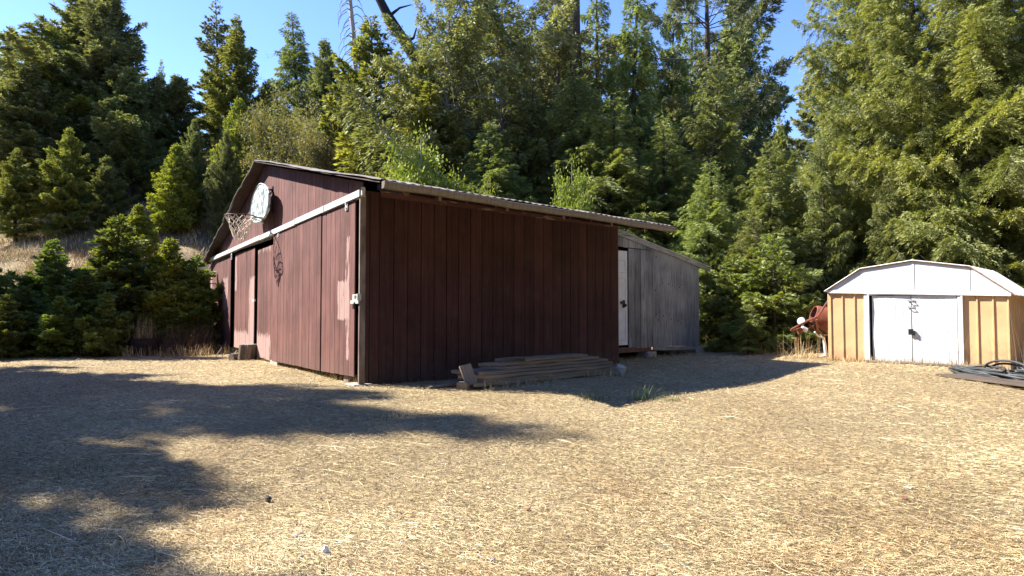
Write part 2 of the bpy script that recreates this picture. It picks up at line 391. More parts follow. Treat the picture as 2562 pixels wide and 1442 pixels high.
def edge_grass(segs, per_m, seed, mat, h=(.04, .20), spread=.09):
    r = np.random.default_rng(seed); X = []; Y = []
    for (x0, y0), (x1, y1) in segs:
        L = math.hypot(x1 - x0, y1 - y0); n = int(L * per_m); t = r.random(n); nxx, nyy = (y1 - y0) / L, -(x1 - x0) / L; q = np.abs(r.normal(0, spread, n))
        keep = vnoise(x0 + (x1 - x0) * t, y0 + (y1 - y0) * t, 1.8, seed) > .3
        X.append((x0 + (x1 - x0) * t + nxx * q)[keep]); Y.append((y0 + (y1 - y0) * t + nyy * q)[keep])
    x = np.concatenate(X); y = np.concatenate(Y); n = len(x); z = gz(x, y); az = r.random(n) * 6.283; el = np.abs(r.normal(0, .6, n))
    D = np.stack([np.cos(az) * el, np.sin(az) * el, np.ones(n)], -1); D /= np.linalg.norm(D, axis=1)[:, None]; L = (h[0] + (h[1] - h[0]) * r.random(n) ** 2)[:, None]
    Sd = np.stack([-np.sin(az), np.cos(az), 0 * az], -1) * .0028; P = np.stack([x, y, z - .01], -1); Mi = P + D * L * .55; E = P + D * L + np.stack([np.cos(az), np.sin(az), -.5 + 0 * az], -1) * L * .22
    v = np.stack([P - Sd, P + Sd, Mi + Sd * .8, Mi - Sd * .8, E + Sd * .2, E - Sd * .2], 1).reshape(-1, 3); i = np.arange(n)[:, None] * 6
    f = np.concatenate([i + np.array([[0, 1, 2, 3]]), i + np.array([[3, 2, 4, 5]])], 1).reshape(-1, 4)
    me = mesh_np('edge_grass', v, f, {'tint': np.repeat(np.clip(r.normal(.5, .22, n), 0, 1), 6)}); me.materials.append(mat)
    o = bpy.data.objects.new('edge_grass', me); link(o); tag(o, 'dry grass left standing along the foot of the walls', 'grass', kind='stuff')
M_straw = straw_mat('straw', [(0.0, (0.07, 0.048, 0.03)), (0.25, (0.21, 0.145, 0.085)), (0.55, (0.54, 0.42, 0.215)), (0.85, (0.82, 0.69, 0.40)), (1.0, (0.92, 0.83, 0.58))])
# ------------------------------------------------------------------ barn
A = on_y(908, 970, 9.5); Bp = on_y(524, 880, 19.4); Cp = on_y(1547, 911, 13.6)
A.z = Bp.z = Cp.z = 0
eg = (Bp - A).normalized(); ng = Vector((-eg.y, eg.x, 0)); ng = -ng if ng.y > 0 else ng
es = (Cp - A).normalized(); ns = Vector((es.y, -es.x, 0))
G = Frame(A, eg, ng); F = Frame(A, es, ns)
LG = (Bp - A).length; LS = (Cp - A).length
def gp(x, y, p=0.0): return G.px(x, y, p)
peel = []
for (x0, x1, y0, y1, sf, k) in [(588, 640, 832, 900, .14, 1.0), (643, 682, 838, 915, .14, 1.0), (626, 648, 690, 850, .1, .9), (524, 536, 690, 800, .12, .9),
                                (560, 576, 690, 780, .1, .7), (857, 889, 700, 800, .05, .9), (877, 890, 590, 900, .04, .7), (586, 598, 640, 730, .08, .8), (645, 685, 605, 640, .08, .55)]:
    a = gp(x0, y1); b = gp(x1, y0); peel.append((min(a[0], b[0]), max(a[0], b[0]), a[1], b[1], sf, k))
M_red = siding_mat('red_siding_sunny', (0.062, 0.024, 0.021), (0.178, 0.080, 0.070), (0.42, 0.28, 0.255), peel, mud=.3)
M_side = siding_mat('red_siding_shaded', (0.036, 0.0125, 0.0120), (0.092, 0.040, 0.037), streak=(17, 0.45, 1), tv=.2, mud=.35)  # same paint as the gable, with this wall's shade darkened into the colour
M_dark = simple('dark_wood_and_shade', (0.02, 0.016, 0.014), rough=0.95)  # near-black, for wood parts and for sheets that stand for shade
M_woodr = simple('brown_stained_wood', (0.07, 0.035, 0.03), (0.03, 0.018, 0.016), sc=6, stretch=(1, 1, 4))
M_white = simple('white_painted_metal', (0.62, 0.64, 0.65), (0.42, 0.43, 0.43), 0.5, 14, bump=.1)
M_conc = simple('concrete', (0.42, 0.40, 0.36), (0.25, 0.24, 0.22), 0.95, 18, bump=.5)
M_grey = siding_mat('weathered_grey_wood', (0.075, 0.075, 0.078), (0.36, 0.36, 0.36), tv=.3, dk=.85, grain=0.9, streak=(34, 1.3, 1))
barn = empty('barn', (A.x, A.y, 0), 'long low gabled barn clad in dark red grooved boards with white door track', 'barn')

ov = 0.25
E1 = G.wpx(955, 452, ov); R1 = G.wpx(637, 402, ov); E2 = G.wpx(506, 660, ov)
rf = ray(1683, 569); E1f = CAM + rf * ((E1.z - CAM.z) / rf.z)
rd = E1f - E1
uv_of = lambda P: ((P - A).dot(eg), P.z)
rl = lin([uv_of(E1), uv_of(R1), uv_of(E2)])
topf = lambda u: rl(u) - 0.075
railf = lin([gp(900, 480), gp(525, 652)])
TH = 0.018
# gable above the track
mb = MB(); uL = gp(523, 700)[0]; uT = gp(905, 600)[0]
rng_u = np.linspace(uT, uL, 64)
boards(mb, G, 0.03, uL, lambda u: railf(u) - 0.02, topf, 0.2, 0.0, TH, 0.009, 0.0, 0.002)
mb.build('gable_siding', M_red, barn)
# side wall
sb = lin([F.px(914, 967.5), F.px(1547, 911)]); stp = lin([F.px(915, 478), F.px(1543, 560)])
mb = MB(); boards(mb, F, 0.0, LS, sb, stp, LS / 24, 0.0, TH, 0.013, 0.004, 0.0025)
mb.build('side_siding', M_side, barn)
# near-black sheets standing for the shade inside the walls, back wall, far wall
Dp = Bp + (Cp - A)
def wallbox(mb, P, Q, z0, z1, th=0.06, t=0.5):
    P = Vector(P); Q = Vector(Q); d = (Q - P).normalized(); n = Vector((-d.y, d.x, 0)) * th
    up = Vector((0, 0, 1)); mb.hexa([P + up * z0, Q + up * z0, Q + up * z1, P + up * z1, P + n + up * z0, Q + n + up * z0, Q + n + up * z1, P + n + up * z1], None, t)
mb = MB()
i1 = F.w(0.05, 0, -0.08); i2 = F.w(LS - 0.05, 0, -0.08); wallbox(mb, i1, i2, 0.1, 2.85, 0.05)
pl = [G.w(u, 0, -0.05) for u in (0.14, LG - 0.1)]
wallbox(mb, pl[0], pl[1], 0.30, 2.55, -0.04)
mb.build('wall_shade_backing', M_dark, barn)
mb = MB()
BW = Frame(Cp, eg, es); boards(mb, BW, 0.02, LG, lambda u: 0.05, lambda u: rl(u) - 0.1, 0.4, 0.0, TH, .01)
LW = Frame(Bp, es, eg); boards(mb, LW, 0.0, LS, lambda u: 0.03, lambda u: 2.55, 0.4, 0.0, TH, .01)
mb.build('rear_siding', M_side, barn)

# roof: two corrugated, slightly sagging sheets over a dark deck
M_roof = NT('aged_roof_sheet', 0.6, 0.4)
p_ = M_roof.geo(); n_ = M_roof.noise(p_, 3, 5, .65); r_ = M_roof.noise(M_roof.scale(p_, (1, 1, 1), (5, 3, 1)), 9, 4, .7)
M_roof = M_roof.color(M_roof.mix(M_roof.rng(r_, .56, .66), M_roof.ramp(M_roof.rng(n_, .3, .7), [(0, (0.10, 0.09, 0.08)), (1, (0.26, 0.245, 0.22))]), (0.22, 0.09, 0.035)))
def roof_sheet(mb, Ea, Ra, dr, nu, nv, th, amp, rag, seed):
    r = np.random.default_rng(seed); vs = []
    up = (Ra - Ea).cross(dr).normalized(); up = up if up.z > 0 else -up
    ext_e = r.uniform(0, rag, nu + 1); ext_r = r.uniform(-rag, rag, nv + 1)
    for side in (0, 1):
        for i in range(nu + 1):
            for j in range(nv + 1):
                s = i / nu; t = j / nv
                P = Ea + dr * s + (Ra - Ea) * t
                if j == 0: P = P - (Ra - Ea).normalized() * ext_e[i]
                if i == 0: P = P - dr.normalized() * (0.02 + ext_r[j])
                w = amp * math.sin(s * dr.length / 0.075 * math.pi) + 0.012 * math.sin(t * 9 + seed) + 0.016 * (vnoise(s * 30, t * 22, 1, seed) - .5)
                vs.append(P + up * (w + (0 if side else th)))
    m = (nu + 1) * (nv + 1); fs = []
    for i in range(nu):
        for j in range(nv):
            a = i * (nv + 1) + j; b = a + nv + 1
            fs.append((a, b, b + 1, a + 1)); fs.append((m + a + 1, m + b + 1, m + b, m + a))
    for i in range(nu):
        a = i * (nv + 1); b = a + nv + 1; fs.append((a, m + a, m + b, b)); a += nv; b += nv; fs.append((a, b, m + b, m + a))
    for j in range(nv):
        a = j; fs.append((a, a + 1, m + a + 1, m + a)); a = nu * (nv + 1) + j; fs.append((a, m + a, m + a + 1, a + 1))
    mb.add(vs, fs)
mb = MB(); roof_sheet(mb, E1, R1, rd, 200, 26, 0.014, 0.008, 0.012, 1); mb.build('roof_slope', M_roof, barn)
mb = MB(); roof_sheet(mb, E2, R1, rd, 200, 30, 0.014, 0.008, 0.02, 2); mb.build('roof_slope', M_roof, barn)
mb = MB()
for Ea in (E1, E2):
    up = (R1 - Ea).cross(rd).normalized(); up = up if up.z > 0 else -up
    dn = -up * 0.03; k = -up * 0.012
    x = (R1 - Ea).normalized() * 0.06
    mb.hexa([Ea + x + k, R1 + k, R1 + rd + k, Ea + rd + x + k, Ea + x + dn, R1 + dn, R1 + rd + dn, Ea + rd + x + dn])
mb.build('roof_deck', M_woodr, barn)
# rafter tails under the near eave
dd = (R1 - E1).normalized(); q = rd.normalized()
for i in range(13):
    s = 0.35 + i * 0.57
    if s > rd.length - 0.2: break
    P = E1 + q * s + dd * 0.06 - Vector((0, 0, 0.05)); mb = MB()
    mb.box(P + dd * 0.42 - Vector((0, 0, 0.05)), 0.84, 0.038, 0.09, dd, q, dd.cross(q)); mb.build('rafter', M_woodr, barn)
# frieze board at the top of the side wall
mb = MB(); fz = lin([F.px(1000, 492), F.px(1543, 566)])
for i in range(4):
    a = 0.75 + i * (LS - 0.75) / 4 if i else 0.25; b = 0.75 + (i + 1) * (LS - 0.75) / 4 - 0.006
    z0, z1 = fz(a) + random.uniform(-.008, .008), fz(b)
    mb.hexa([F.w(a, z0 - .05, TH + .003), F.w(b, z1 - .05, TH + .003), F.w(b, z1 + .07, TH + .003), F.w(a, z0 + .07, TH + .003), F.w(a, z0 - .05, TH + .028), F.w(b, z1 - .05, TH + .028), F.w(b, z1 + .07, TH + .028), F.w(a, z0 + .07, TH + .028)], [(z0, a), (z1, b), (z1 + .1, b), (z0 + .1, a)] * 2, random.random())
M_flake = siding_mat('flaking_red_paint', (0.06, 0.025, 0.02), (0.14, 0.06, 0.05), (0.35, 0.27, 0.2), [(-9, 9, -9, 12, 1.0, .35)])
mb.build('frieze_board', M_flake, barn)
# rusty white gutter
M_gut = NT('rusted_white_gutter', 0.55, 0.4); u_ = M_gut.uv(); sx = M_gut.node('ShaderNodeSeparateXYZ'); M_gut.set(sx.inputs[0], u_)
g1n = M_gut.noise(M_gut.scale(u_, (30, 1.5, 1)), 1, 4, .6); g2n = M_gut.noise(u_, 2.3, 4, .6)
rr_ = M_gut.math('ADD', M_gut.math('MULTIPLY', g1n, .5), M_gut.math('MULTIPLY', g2n, .5)); rr_ = M_gut.math('ADD', rr_, M_gut.math('MULTIPLY', sx.outputs[1], 1.6))
gc = M_gut.mix(M_gut.rng(g1n, .35, .7), (0.25, 0.205, 0.15), (0.12, 0.09, 0.065)); gc = M_gut.mix(M_gut.rng(rr_, 0.50, 0.66), gc, (0.20, 0.075, 0.025))
M_gut.bump(g2n, .3, .01); M_gut = M_gut.color(gc)
mb = MB(); outd = -(R1 - E1); outd.z = 0; outd.normalize(); up = Vector((0, 0, 1))
prof = [(0.0, -0.015), (0.085, -0.012), (0.095, -0.02), (0.095, -0.055), (0.08, -0.09), (0.07, -0.108), (0.0, -0.108)]
n = 60
for i in range(n):
    s0, s1 = i / n, (i + 1) / n
    if i in (17, 39): s1 -= 0.0006
    w0 = 0.008 * math.sin(s0 * 13) - 0.004 * math.sin(s0 * 41); w1 = 0.008 * math.sin(s1 * 13) - 0.004 * math.sin(s1 * 41)
    P0 = E1 + rd * s0 + up * w0; P1 = E1 + rd * s1 + up * w1
    vs = [P0 + outd * a + up * b for a, b in prof] + [P1 + outd * a + up * b for a, b in prof]; k = len(prof)
    uvs = [(s0 * rd.length, b) for a, b in prof] + [(s1 * rd.length, b) for a, b in prof]
    fs = [(j, j + 1, j + 1 + k, j + k) for j in range(k - 1)]
    if i == 0: fs.append(tuple(range(k - 1, -1, -1)))
    if i == n - 1: fs.append(tuple(k + j for j in range(k)))
    mb.add(vs, fs, uvs)
gut = mb.build('gutter', M_gut, barn)
for s in (0.14, 0.33, 0.52, 0.71, 0.86):
    mb = MB(); P = E1 + rd * s - up * 0.125 - outd * 0.02; mb.box(P, 0.045, 0.03, 0.06, q, outd, up); mb.build('gutter_bracket', M_gut, gut)

# track over the sliding doors
tr = lin([gp(903, 483, .1), gp(525, 651, .1)])
def gbox(mb, u0, u1, zf0, zf1, p0, p1, t=.5, n=1):
    for i in range(n):
        a = u0 + (u1 - u0) * i / n; b = u0 + (u1 - u0) * (i + 1) / n
        mb.hexa([G.w(a, zf0(a), p0), G.w(b, zf0(b), p0), G.w(b, zf1(b), p0), G.w(a, zf1(a), p0), G.w(a, zf0(a), p1), G.w(b, zf0(b), p1), G.w(b, zf1(b), p1), G.w(a, zf1(a), p1)], [(a, zf0(a)), (b, zf0(b)), (b, zf1(b)), (a, zf1(a))] * 2, t)
mb = MB(); u9 = gp(903, 480, .1)[0]; u5 = gp(525, 650, .1)[0]
joints = [u9, *[gp(x, 560, .1)[0] for x in (812, 740, 652, 588)], u5]
for i in range(5):
    dz = random.uniform(-.006, .006); gbox(mb, joints[i] + .004, joints[i + 1] - .004, lambda u: tr(u) - .055 + dz, lambda u: tr(u) + .045 + dz, 0.030, 0.125)
    gbox(mb, joints[i + 1] - .02, joints[i + 1] + .02, lambda u: tr(u) - .058, lambda u: tr(u) + .052, 0.127, 0.132)
track = mb.build('door_track', M_white, barn)
mb = MB(); mb.box(G.w(u9 - .03, tr(u9) + .02, .08), .05, .05, .12, eg, ng, up); mb.build('end_stop', M_white, track)

# doors and panels of the gable front, all unprojected onto planes parallel with the wall
def door(name, x0, x1, ybot, p, topfn, bw=0.2, wob=0, label=None, lean=0, cut=0.0):
    mb = MB(); a = G.px(x1, ybot[1], p)[0]; b = G.px(x0, ybot[0], p)[0]
    bf = lin([(a, G.px(x1, ybot[1], p)[1]), (b, G.px(x0, ybot[0], p)[1])])
    boards(mb, G, a, b, bf, topfn, bw, p, TH, 0.009, 0.004, 0.002, wob)
    return mb.build(name, M_red, barn, label=label), a, b
under = lambda u: tr(u) - 0.065
d1, a1, b1 = door('sliding_door', 805.5, 888, (929, 942.5), 0.07, under)
d2, a2, b2 = door('sliding_door', 682, 802.5, (902.5, 928), 0.078, under)
d3, a3, b3 = door('wall_panel', 526, 576, (874, 884), 0.03, under, label='narrow left wall panel')
m1, _, _ = door('inner_door', 644, 690, (891, 907), 0.030, lambda u: under(u) - 0.18, wob=0, label='faded inner door leaf with peeling foot')
mtop = lin([G.px(587, 637, .03), G.px(634, 622, .03)])
m2, _, _ = door('inner_door', 587, 636, (868, 880), 0.024, lambda u: mtop(u), label='left inner door leaf, paint worn to bare wood')
mb = MB(); ub, ua = G.px(590, 625, .05)[0], G.px(681, 592, .05)[0]
hd = lin([G.px(590, 626, .05), G.px(676, 596, .05)])
gbox(mb, ua, ub, lambda u: hd(u) - .03, lambda u: hd(u) + .03, 0.034, 0.07); mb.build('door_header', M_grey, barn)
for (x, y0, y1, dr_) in ((867, 503, 527, d1), (697, 572, 592, d2), (579.5, 634, 650, track), (529, 655, 664, d3)):
    mb = MB(); P0 = G.wpx(x, y0, .1); P1 = G.wpx(x, y1, .1); Pm = (P0 + P1) / 2
    mb.box(Pm, .09, .012, abs(P0.z - P1.z), eg, ng, up); mb.box(Pm + ng * .012 + up * .03, .03, .02, .03, eg, ng, up); mb.box(Pm + ng * .012 - up * .04, .03, .02, .03, eg, ng, up)
    mb.build('hanger_strap', M_white, dr_)
# corner post
M_post = simple('weathered_post', (0.30, 0.24, 0.20), (0.14, 0.10, 0.085), sc=9, stretch=(1, 1, .3))
mb = MB(); P0 = G.wpx(903.5, 974, .06); zt = G.px(905, 490, .06)[1]; zb = P0.z
Pm = Vector((P0.x, P0.y, (zt + zb) / 2)); mb.box(Pm, .035, .09, zt - zb, eg, ng, up); mb.build('corner_post', M_post, barn)
mb = MB(); mb.box(G.w(0.02, 1.45, -0.06), .06, .07, 2.85, eg, ng, up); mb.build('corner_stud', M_dark, barn)
# latches
M_steel = simple('pale_galvanised', (0.62, 0.62, 0.58), (0.42, 0.42, 0.40), 0.45, 30)
M_black = simple('black_metal', (0.02, 0.02, 0.02), (0.012, 0.012, 0.012), 0.4, 20)
lat = MB(); Pl = G.wpx(891.5, 744, .12)
lat.box(Pl, .26, .02, .085, eg, ng, up); lat.box(Pl + eg * .06 - up * .07, .30, .02, .05, eg, ng, up); lat.box(Pl - eg * .13 + ng * .01, .02, .06, .1, eg, ng, up)
latch = lat.build('latch_plate', M_steel, d1)
mb = MB(); mb.box(Pl + eg * .03 - up * .135 + ng * .02, .05, .035, .075, eg, ng, up)
mb.tube([Pl + eg * (.03 + .016 * math.cos(t)) + up * (-.10 + .03 * math.sin(t)) + ng * .02 for t in np.linspace(0, math.pi, 9)], .005, 6)
mb.build('padlock', M_black, latch)
tc = bpy.data.curves.new('lettering', 'FONT'); tc.body = '180'; tc.size = 0.075; tc.extrude = 0.0008; tc.align_x = 'CENTER'; tc.align_y = 'CENTER'
to = bpy.data.objects.new('lettering', tc); C.objects.link(to); bpy.context.view_layer.update()
me = bpy.data.meshes.new_from_object(to); bpy.data.objects.remove(to); me.materials.clear(); me.materials.append(M_black)
to = bpy.data.objects.new('lettering', me); C.objects.link(to); to.parent = latch
Mx = Matrix.Identity(4); pp = latch
while pp is not None: Mx = pp.matrix_basis @ Mx; pp = pp.parent
ex_ = -eg; W = Matrix((( ex_.x, 0, ng.x, 0), (ex_.y, 0, ng.y, 0), (ex_.z, 1, ng.z, 0), (0, 0, 0, 1))); W.translation = Pl + ng * .0115 + eg * .02
to.matrix_basis = Mx.inverted() @ W
mb = MB(); Pl = G.wpx(635.5, 752, .075); mb.box(Pl, .22, .025, .05, eg, ng, up); mb.box(Pl - eg * .06 + ng * .015, .04, .02, .09, eg, ng, up); mb.build('hasp', M_steel, m1)
# foundation
for (x0, x1, y0, y1) in ((545, 564, 878, 893), (565, 583, 882, 899), (680, 698, 905, 919)):
    mb = MB(); P0 = G.wpx(x0, y1, .05); P1 = G.wpx(x1, y0, .05); c = (P0 + P1) / 2; L = abs((P1 - P0).dot(eg)); h = abs(P1.z - P0.z) + .06
    mb.box(c - up * .03 - ng * .06, L, .2, h, eg, ng, up); mb.build('foundation_block', M_conc, barn, bevel=.01, label='pale concrete footing block')
mb = MB(); c = G.wpx(879, 955, -.05); mb.box(c, .2, .18, .22, eg, ng, up); mb.build('foundation_block', M_post, barn, bevel=.008, label='brown timber footing block')
mb = MB(); mb.box(A + Vector((-.06, .02, .0)), .34, .3, .08, eg, ng, up); mb.build('foundation_block', M_conc, barn, bevel=.015, label='flat concrete pad under the corner post')

# ------------------------------------------------------------------ basketball hoop
pb = 0.20
bd = [(770, 255), (830, 278), (875, 335), (900, 415), (897, 560), (885, 690), (838, 800), (770, 885), (700, 905), (640, 900), (598, 860), (590, 780), (596, 640), (618, 510), (650, 410), (700, 310), (735, 268)]
bd = [(540 + x / 6.55, 420 + y / 6.55) for x, y in bd]
bp = [G.px(x, y, pb) for x, y in bd]
cx = sum(u for u, v in bp) / len(bp); cv = sum(v for u, v in bp) / len(bp)
root = G.w(cx, 0, pb); hoop = empty('basketball_hoop', (root.x, root.y, cv), 'white fan-shaped basketball backboard with rim and torn net on the barn gable', 'basketball hoop')
M_board = NT('worn_backboard', 0.35, 0.4); b_ = M_board.uv(); bn = M_board.noise(b_, 6, 4, .6); bn2 = M_board.noise(b_, 16, 3, .6)
M_board.bump(bn2, .05, .01); M_board = M_board.color(M_board.mix(M_board.rng(bn, .50, .56), (0.52, 0.57, 0.55), (0.20, 0.23, 0.22)))
mb = MB(); panel(mb, G, bp, pb, .03); board_o = mb.build('backboard', M_board, hoop, bevel=.006)
def off(poly, k): return [(cx + (u - cx) * k, cv + (v - cv) * k) for u, v in poly]
M_pale = simple('grey_green_rim_paint', (0.42, 0.50, 0.47), (0.33, 0.38, 0.36), .5)
mb = MB(); rim_pts = off(bp, 0.975)
mb.tube([G.w(u, v, pb + .03) for u, v in rim_pts], .016, 6, closed=True); mb.build('edge_trim', M_pale, board_o)
mb = MB(); k = 0.55; mb.tube([G.w(cx + a - .05, cv + b, pb + .031) for a, b in ((-.28, -.30), (-.28, .26), (-.10, .30))], .008, 5); mb.build('target_line', M_pale, board_o)
M_rimm = simple('dark_rim_metal', (0.06, 0.045, 0.04), (0.10, 0.05, 0.035), .5, 20)
# rim with arm
rc = G.wpx(602, 541, 0.62 + 0.03) ; uc, vc = G.px(655, 547, pb + .03); rr = 0.30
prm = pb + .03 + .14 + rr; u_r, v_r = G.px(601, 541, prm); rcx = G.w(u_r, v_r, prm)
mb = MB(); mb.tube([rcx + eg * rr * math.cos(t) + ng * rr * math.sin(t) for t in np.linspace(0, 2 * math.pi, 33)[:-1]], .012, 8, closed=True)
for s in (-1, 1):
    mb.tube([rcx + eg * s * rr * .55 - ng * rr * .82, rcx + eg * s * .10 - ng * (rr + .16) - up * .06], .008, 6)
mb.box(rcx - ng * (rr + .16) - up * .05, .16, .02, .16, eg, ng, up); mb.box(rcx - ng * (rr + .09), .10, .16, .012, eg, ng, up)
rim = mb.build('rim', M_rimm, hoop)
M_net = simple('pale_net_cord', (0.80, 0.72, 0.58), (0.62, 0.55, 0.44), .9)
mb = MB(); nk = 12; rows = 6; pts = {}
for r in range(rows + 1):
    f = r / rows; rad = rr * (1 - .62 * f ** .75); z = -.50 * f
    for k in range(nk):
        an = 2 * math.pi * (k + (.5 if r % 2 else 0)) / nk
        j = .02 * f
        pts[r, k] = rcx + eg * (rad * math.cos(an) + random.uniform(-j, j)) + ng * (rad * math.sin(an) + random.uniform(-j, j)) + up * (z + random.uniform(-.035, .035) * f)
for r in range(rows):
    for k in range(nk):
        if random.random() < .06: continue
        mb.tube([pts[r, k], pts[r + 1, k]], .010, 4, cap=False); mb.tube([pts[r, k], pts[r + 1, (k - 1) % nk if r % 2 == 0 else (k + 1) % nk]], .010, 4, cap=False)
mb.build('net', M_net, hoop)
for s in (-1, 1):
    mb = MB()
    for zz in (.26, -.18):
        mb.box(G.w(cx + s * .28, cv + zz, .02 + pb / 2), .035, pb - .02, .035, eg, ng, up)
    mb.box(G.w(cx + s * .28, cv + .04, pb - .012), .04, .02, .60, eg, ng, up); mb.box(G.w(cx + s * .28, cv + .04, .028), .04, .015, .60, eg, ng, up)
    mb.tube([G.w(cx + s * .28, cv + .26, .03), G.w(cx + s * .28, cv - .05, pb - .02)], .014, 6)
    mb.build('bracket', M_black, hoop)

# ------------------------------------------------------------------ grey lean-to behind the barn
K = Frame(Cp - ns * 0.5, es, ns)
lean = empty('wooden_shed', tuple(K.w(1.8, 0)), 'weathered grey board lean-to with white door behind the red barn', 'shed')
u0 = K.px(1570, 700)[0]; u1 = K.px(1630, 700)[0]; u2 = K.px(1711, 700)[0]; u3 = K.px(1747, 700)[0]
ktop = lin([K.px(1545, 584), K.px(1746, 660)]); kb = lin([K.px(1570, 871), K.px(1630, 869.5)]); kb2 = lin([K.px(1631, 866), K.px(1748, 866)])
usp = K.px(1570, 626)[1]
mb = MB(); boards(mb, K, u0, u1, kb, lambda u: K.px(1620, 626)[1] - .01, (u1 - u0) / 4, 0, .022, .014, .02, .004, .01); boards(mb, K, -.1, u1, lambda u: K.px(1620, 626)[1] + .005, ktop, .22, 0.004, .02, .012, .01, .003, .005)
mb.build('board_siding', M_grey, lean)
for a, b, t in ((u1, u2, .62), (u2, u3, .45)):
    mb = MB(); panel(mb, K, [(a + .006, kb2(a)), (b - .003, kb2(b)), (b - .003, ktop(b)), (a + .006, ktop(a))], .003 if t > .5 else -.002, .018, t)
    # knots
    pn = mb.build('plywood_sheet', M_grey, lean)
    if t > .5:
        for (x, y) in ((1629, 711), (1649, 715), (1656, 709), (1671, 711), (1680, 715), (1698, 719), (1704, 713), (1640, 786), (1658, 791), (1690, 787), (1678, 800), (1695, 802), (1652, 629), (1640, 643), (1665, 636), (1702, 809), (1645, 801), (1637, 727)):
            u, v = K.px(x, y); 
            if u > u1 + .03: mk = MB(); mk.lathe([(.022, 0), (.0, .0015)], K.w(u, v, .0215), ns, 8); mk.build('knot_hole', M_black, pn)
mb = MB(); fb = lin([K.px(1545, 582, .06), K.px(1706, 645, .06), K.px(1777, 676, .06)]); ue = K.px(1777, 680, .06)[0]; um = K.px(1706, 645, .06)[0]
for a, b in ((-.1, um - .004), (um + .004, ue)):
    mb.hexa([K.w(a, fb(a) - .055, .024), K.w(b, fb(b) - .045, .024), K.w(b, fb(b) + .055, .024), K.w(a, fb(a) + .06, .024), K.w(a, fb(a) - .055, .06), K.w(b, fb(b) - .045, .06), K.w(b, fb(b) + .055, .06), K.w(a, fb(a) + .06, .06)], [(fb(a) - .055, a), (fb(b) - .05, b), (fb(b) + .05, b), (fb(a) + .06, a)] * 2, .9)
mb.build('fascia', M_grey, lean)
mb = MB()
mb.hexa([K.w(-.1, fb(-.1) + .065, .09), K.w(ue + .03, fb(ue) + .06, .09), K.w(ue + .03, fb(ue) + .06, -3.4), K.w(-.1, fb(-.1) + .065, -3.4), K.w(-.1, fb(-.1) + .078, .09), K.w(ue + .03, fb(ue) + .073, .09), K.w(ue + .03, fb(ue) + .073, -3.4), K.w(-.1, fb(-.1) + .078, -3.4)])
mb.build('roof', M_white, lean)
mb = MB(); RE = Frame(K.w(u3, 0, 0), -ns, es); boards(mb, RE, 0, 3.2, lambda u: .25, lambda u: ktop(u3), .2, 0, .02, .01); BE = Frame(K.w(0, 0, -3.2), es, -ns); boards(mb, BE, 0, u3, lambda u: .25, ktop, .2, 0, .02, .01)
mb.build('rear_siding', M_grey, lean)
dz0 = K.px(1560, 864)[1]; dz1 = K.px(1560, 628)[1]
mb = MB(); c = K.w(u0 - .47, (dz0 + dz1) / 2, -.01); mb.box(c, .90, .04, dz1 - dz0, es, ns, up)
M_door = simple('white_door_paint', (0.74, 0.76, 0.80), (0.66, 0.68, 0.72), .45, 6, bump=0)
dr = mb.build('door', M_door, lean, bevel=.004)
mb = MB()
for uc_ in (u0 - .24, u0 - .68):
    for (v0, v1) in ((.12, .78), (.92, 1.52), (1.66, 1.92)):
        for k_, (aa, bb) in enumerate((((uc_ - .14, dz0 + v0), (uc_ + .14, dz0 + v0)), ((uc_ + .14, dz0 + v0), (uc_ + .14, dz0 + v1)), ((uc_ + .14, dz0 + v1), (uc_ - .14, dz0 + v1)), ((uc_ - .14, dz0 + v1), (uc_ - .14, dz0 + v0)))):
            mb.tube([K.w(*aa, .012), K.w(*bb, .012)], .012, 4)
mb.build('door_moulding', M_door, dr)
mb = MB(); hp = K.wpx(1561, 761, .04); mb.box(hp, .05, .03, .17, es, ns, up); mb.box(hp - es * .05 + up * .03, .10, .05, .05, es, ns, up); mb.lathe([(.0, 0), (.03, .01), (.034, .035), (.02, .05), (0, .052)], hp + es * .03 - up * .03, ns, 14); mb.build('door_handle', M_black, dr)
M_beam = simple('reddish_sill_beam', (0.13, 0.06, 0.05), (0.22, 0.14, 0.11), .9, 7, stretch=(1, 1, 3))
mb = MB(); za = K.px(1590, 868)[1]; mb.hexa([K.w(-.1, za - .12, -.16), K.w(u1, za - .12, -.16), K.w(u1, za, -.16), K.w(-.1, za, -.16), K.w(-.1, za - .12, -.02), K.w(u1, za - .12, -.02), K.w(u1, za, -.02), K.w(-.1, za, -.02)]); mb.build('sill_beam', M_beam, lean)
mb = MB(); mb.hexa([K.w(u1 + .02, kb2(u1) - .10, .002), K.w(u3 - .12, kb2(u3) - .10, .002), K.w(u3 - .12, kb2(u3) - .005, .002), K.w(u1 + .02, kb2(u1) - .005, .002), K.w(u1 + .02, kb2(u1) - .10, .03), K.w(u3 - .12, kb2(u3) - .10, .03), K.w(u3 - .12, kb2(u3) - .005, .03), K.w(u1 + .02, kb2(u1) - .005, .03)], [(0, u1), (0, u3), (.1, u3), (.1, u1)] * 2, .6); mb.build('skirt_board', M_grey, lean)
mb = MB(); mb.hexa([K.w(0, .24, -3.1), K.w(u3, .24, -3.1), K.w(u3, .30, -3.1), K.w(0, .30, -3.1), K.w(0, .24, -.17), K.w(u3, .24, -.17), K.w(u3, .30, -.17), K.w(0, .30, -.17)]); mb.build('floor_deck', M_dark, lean)
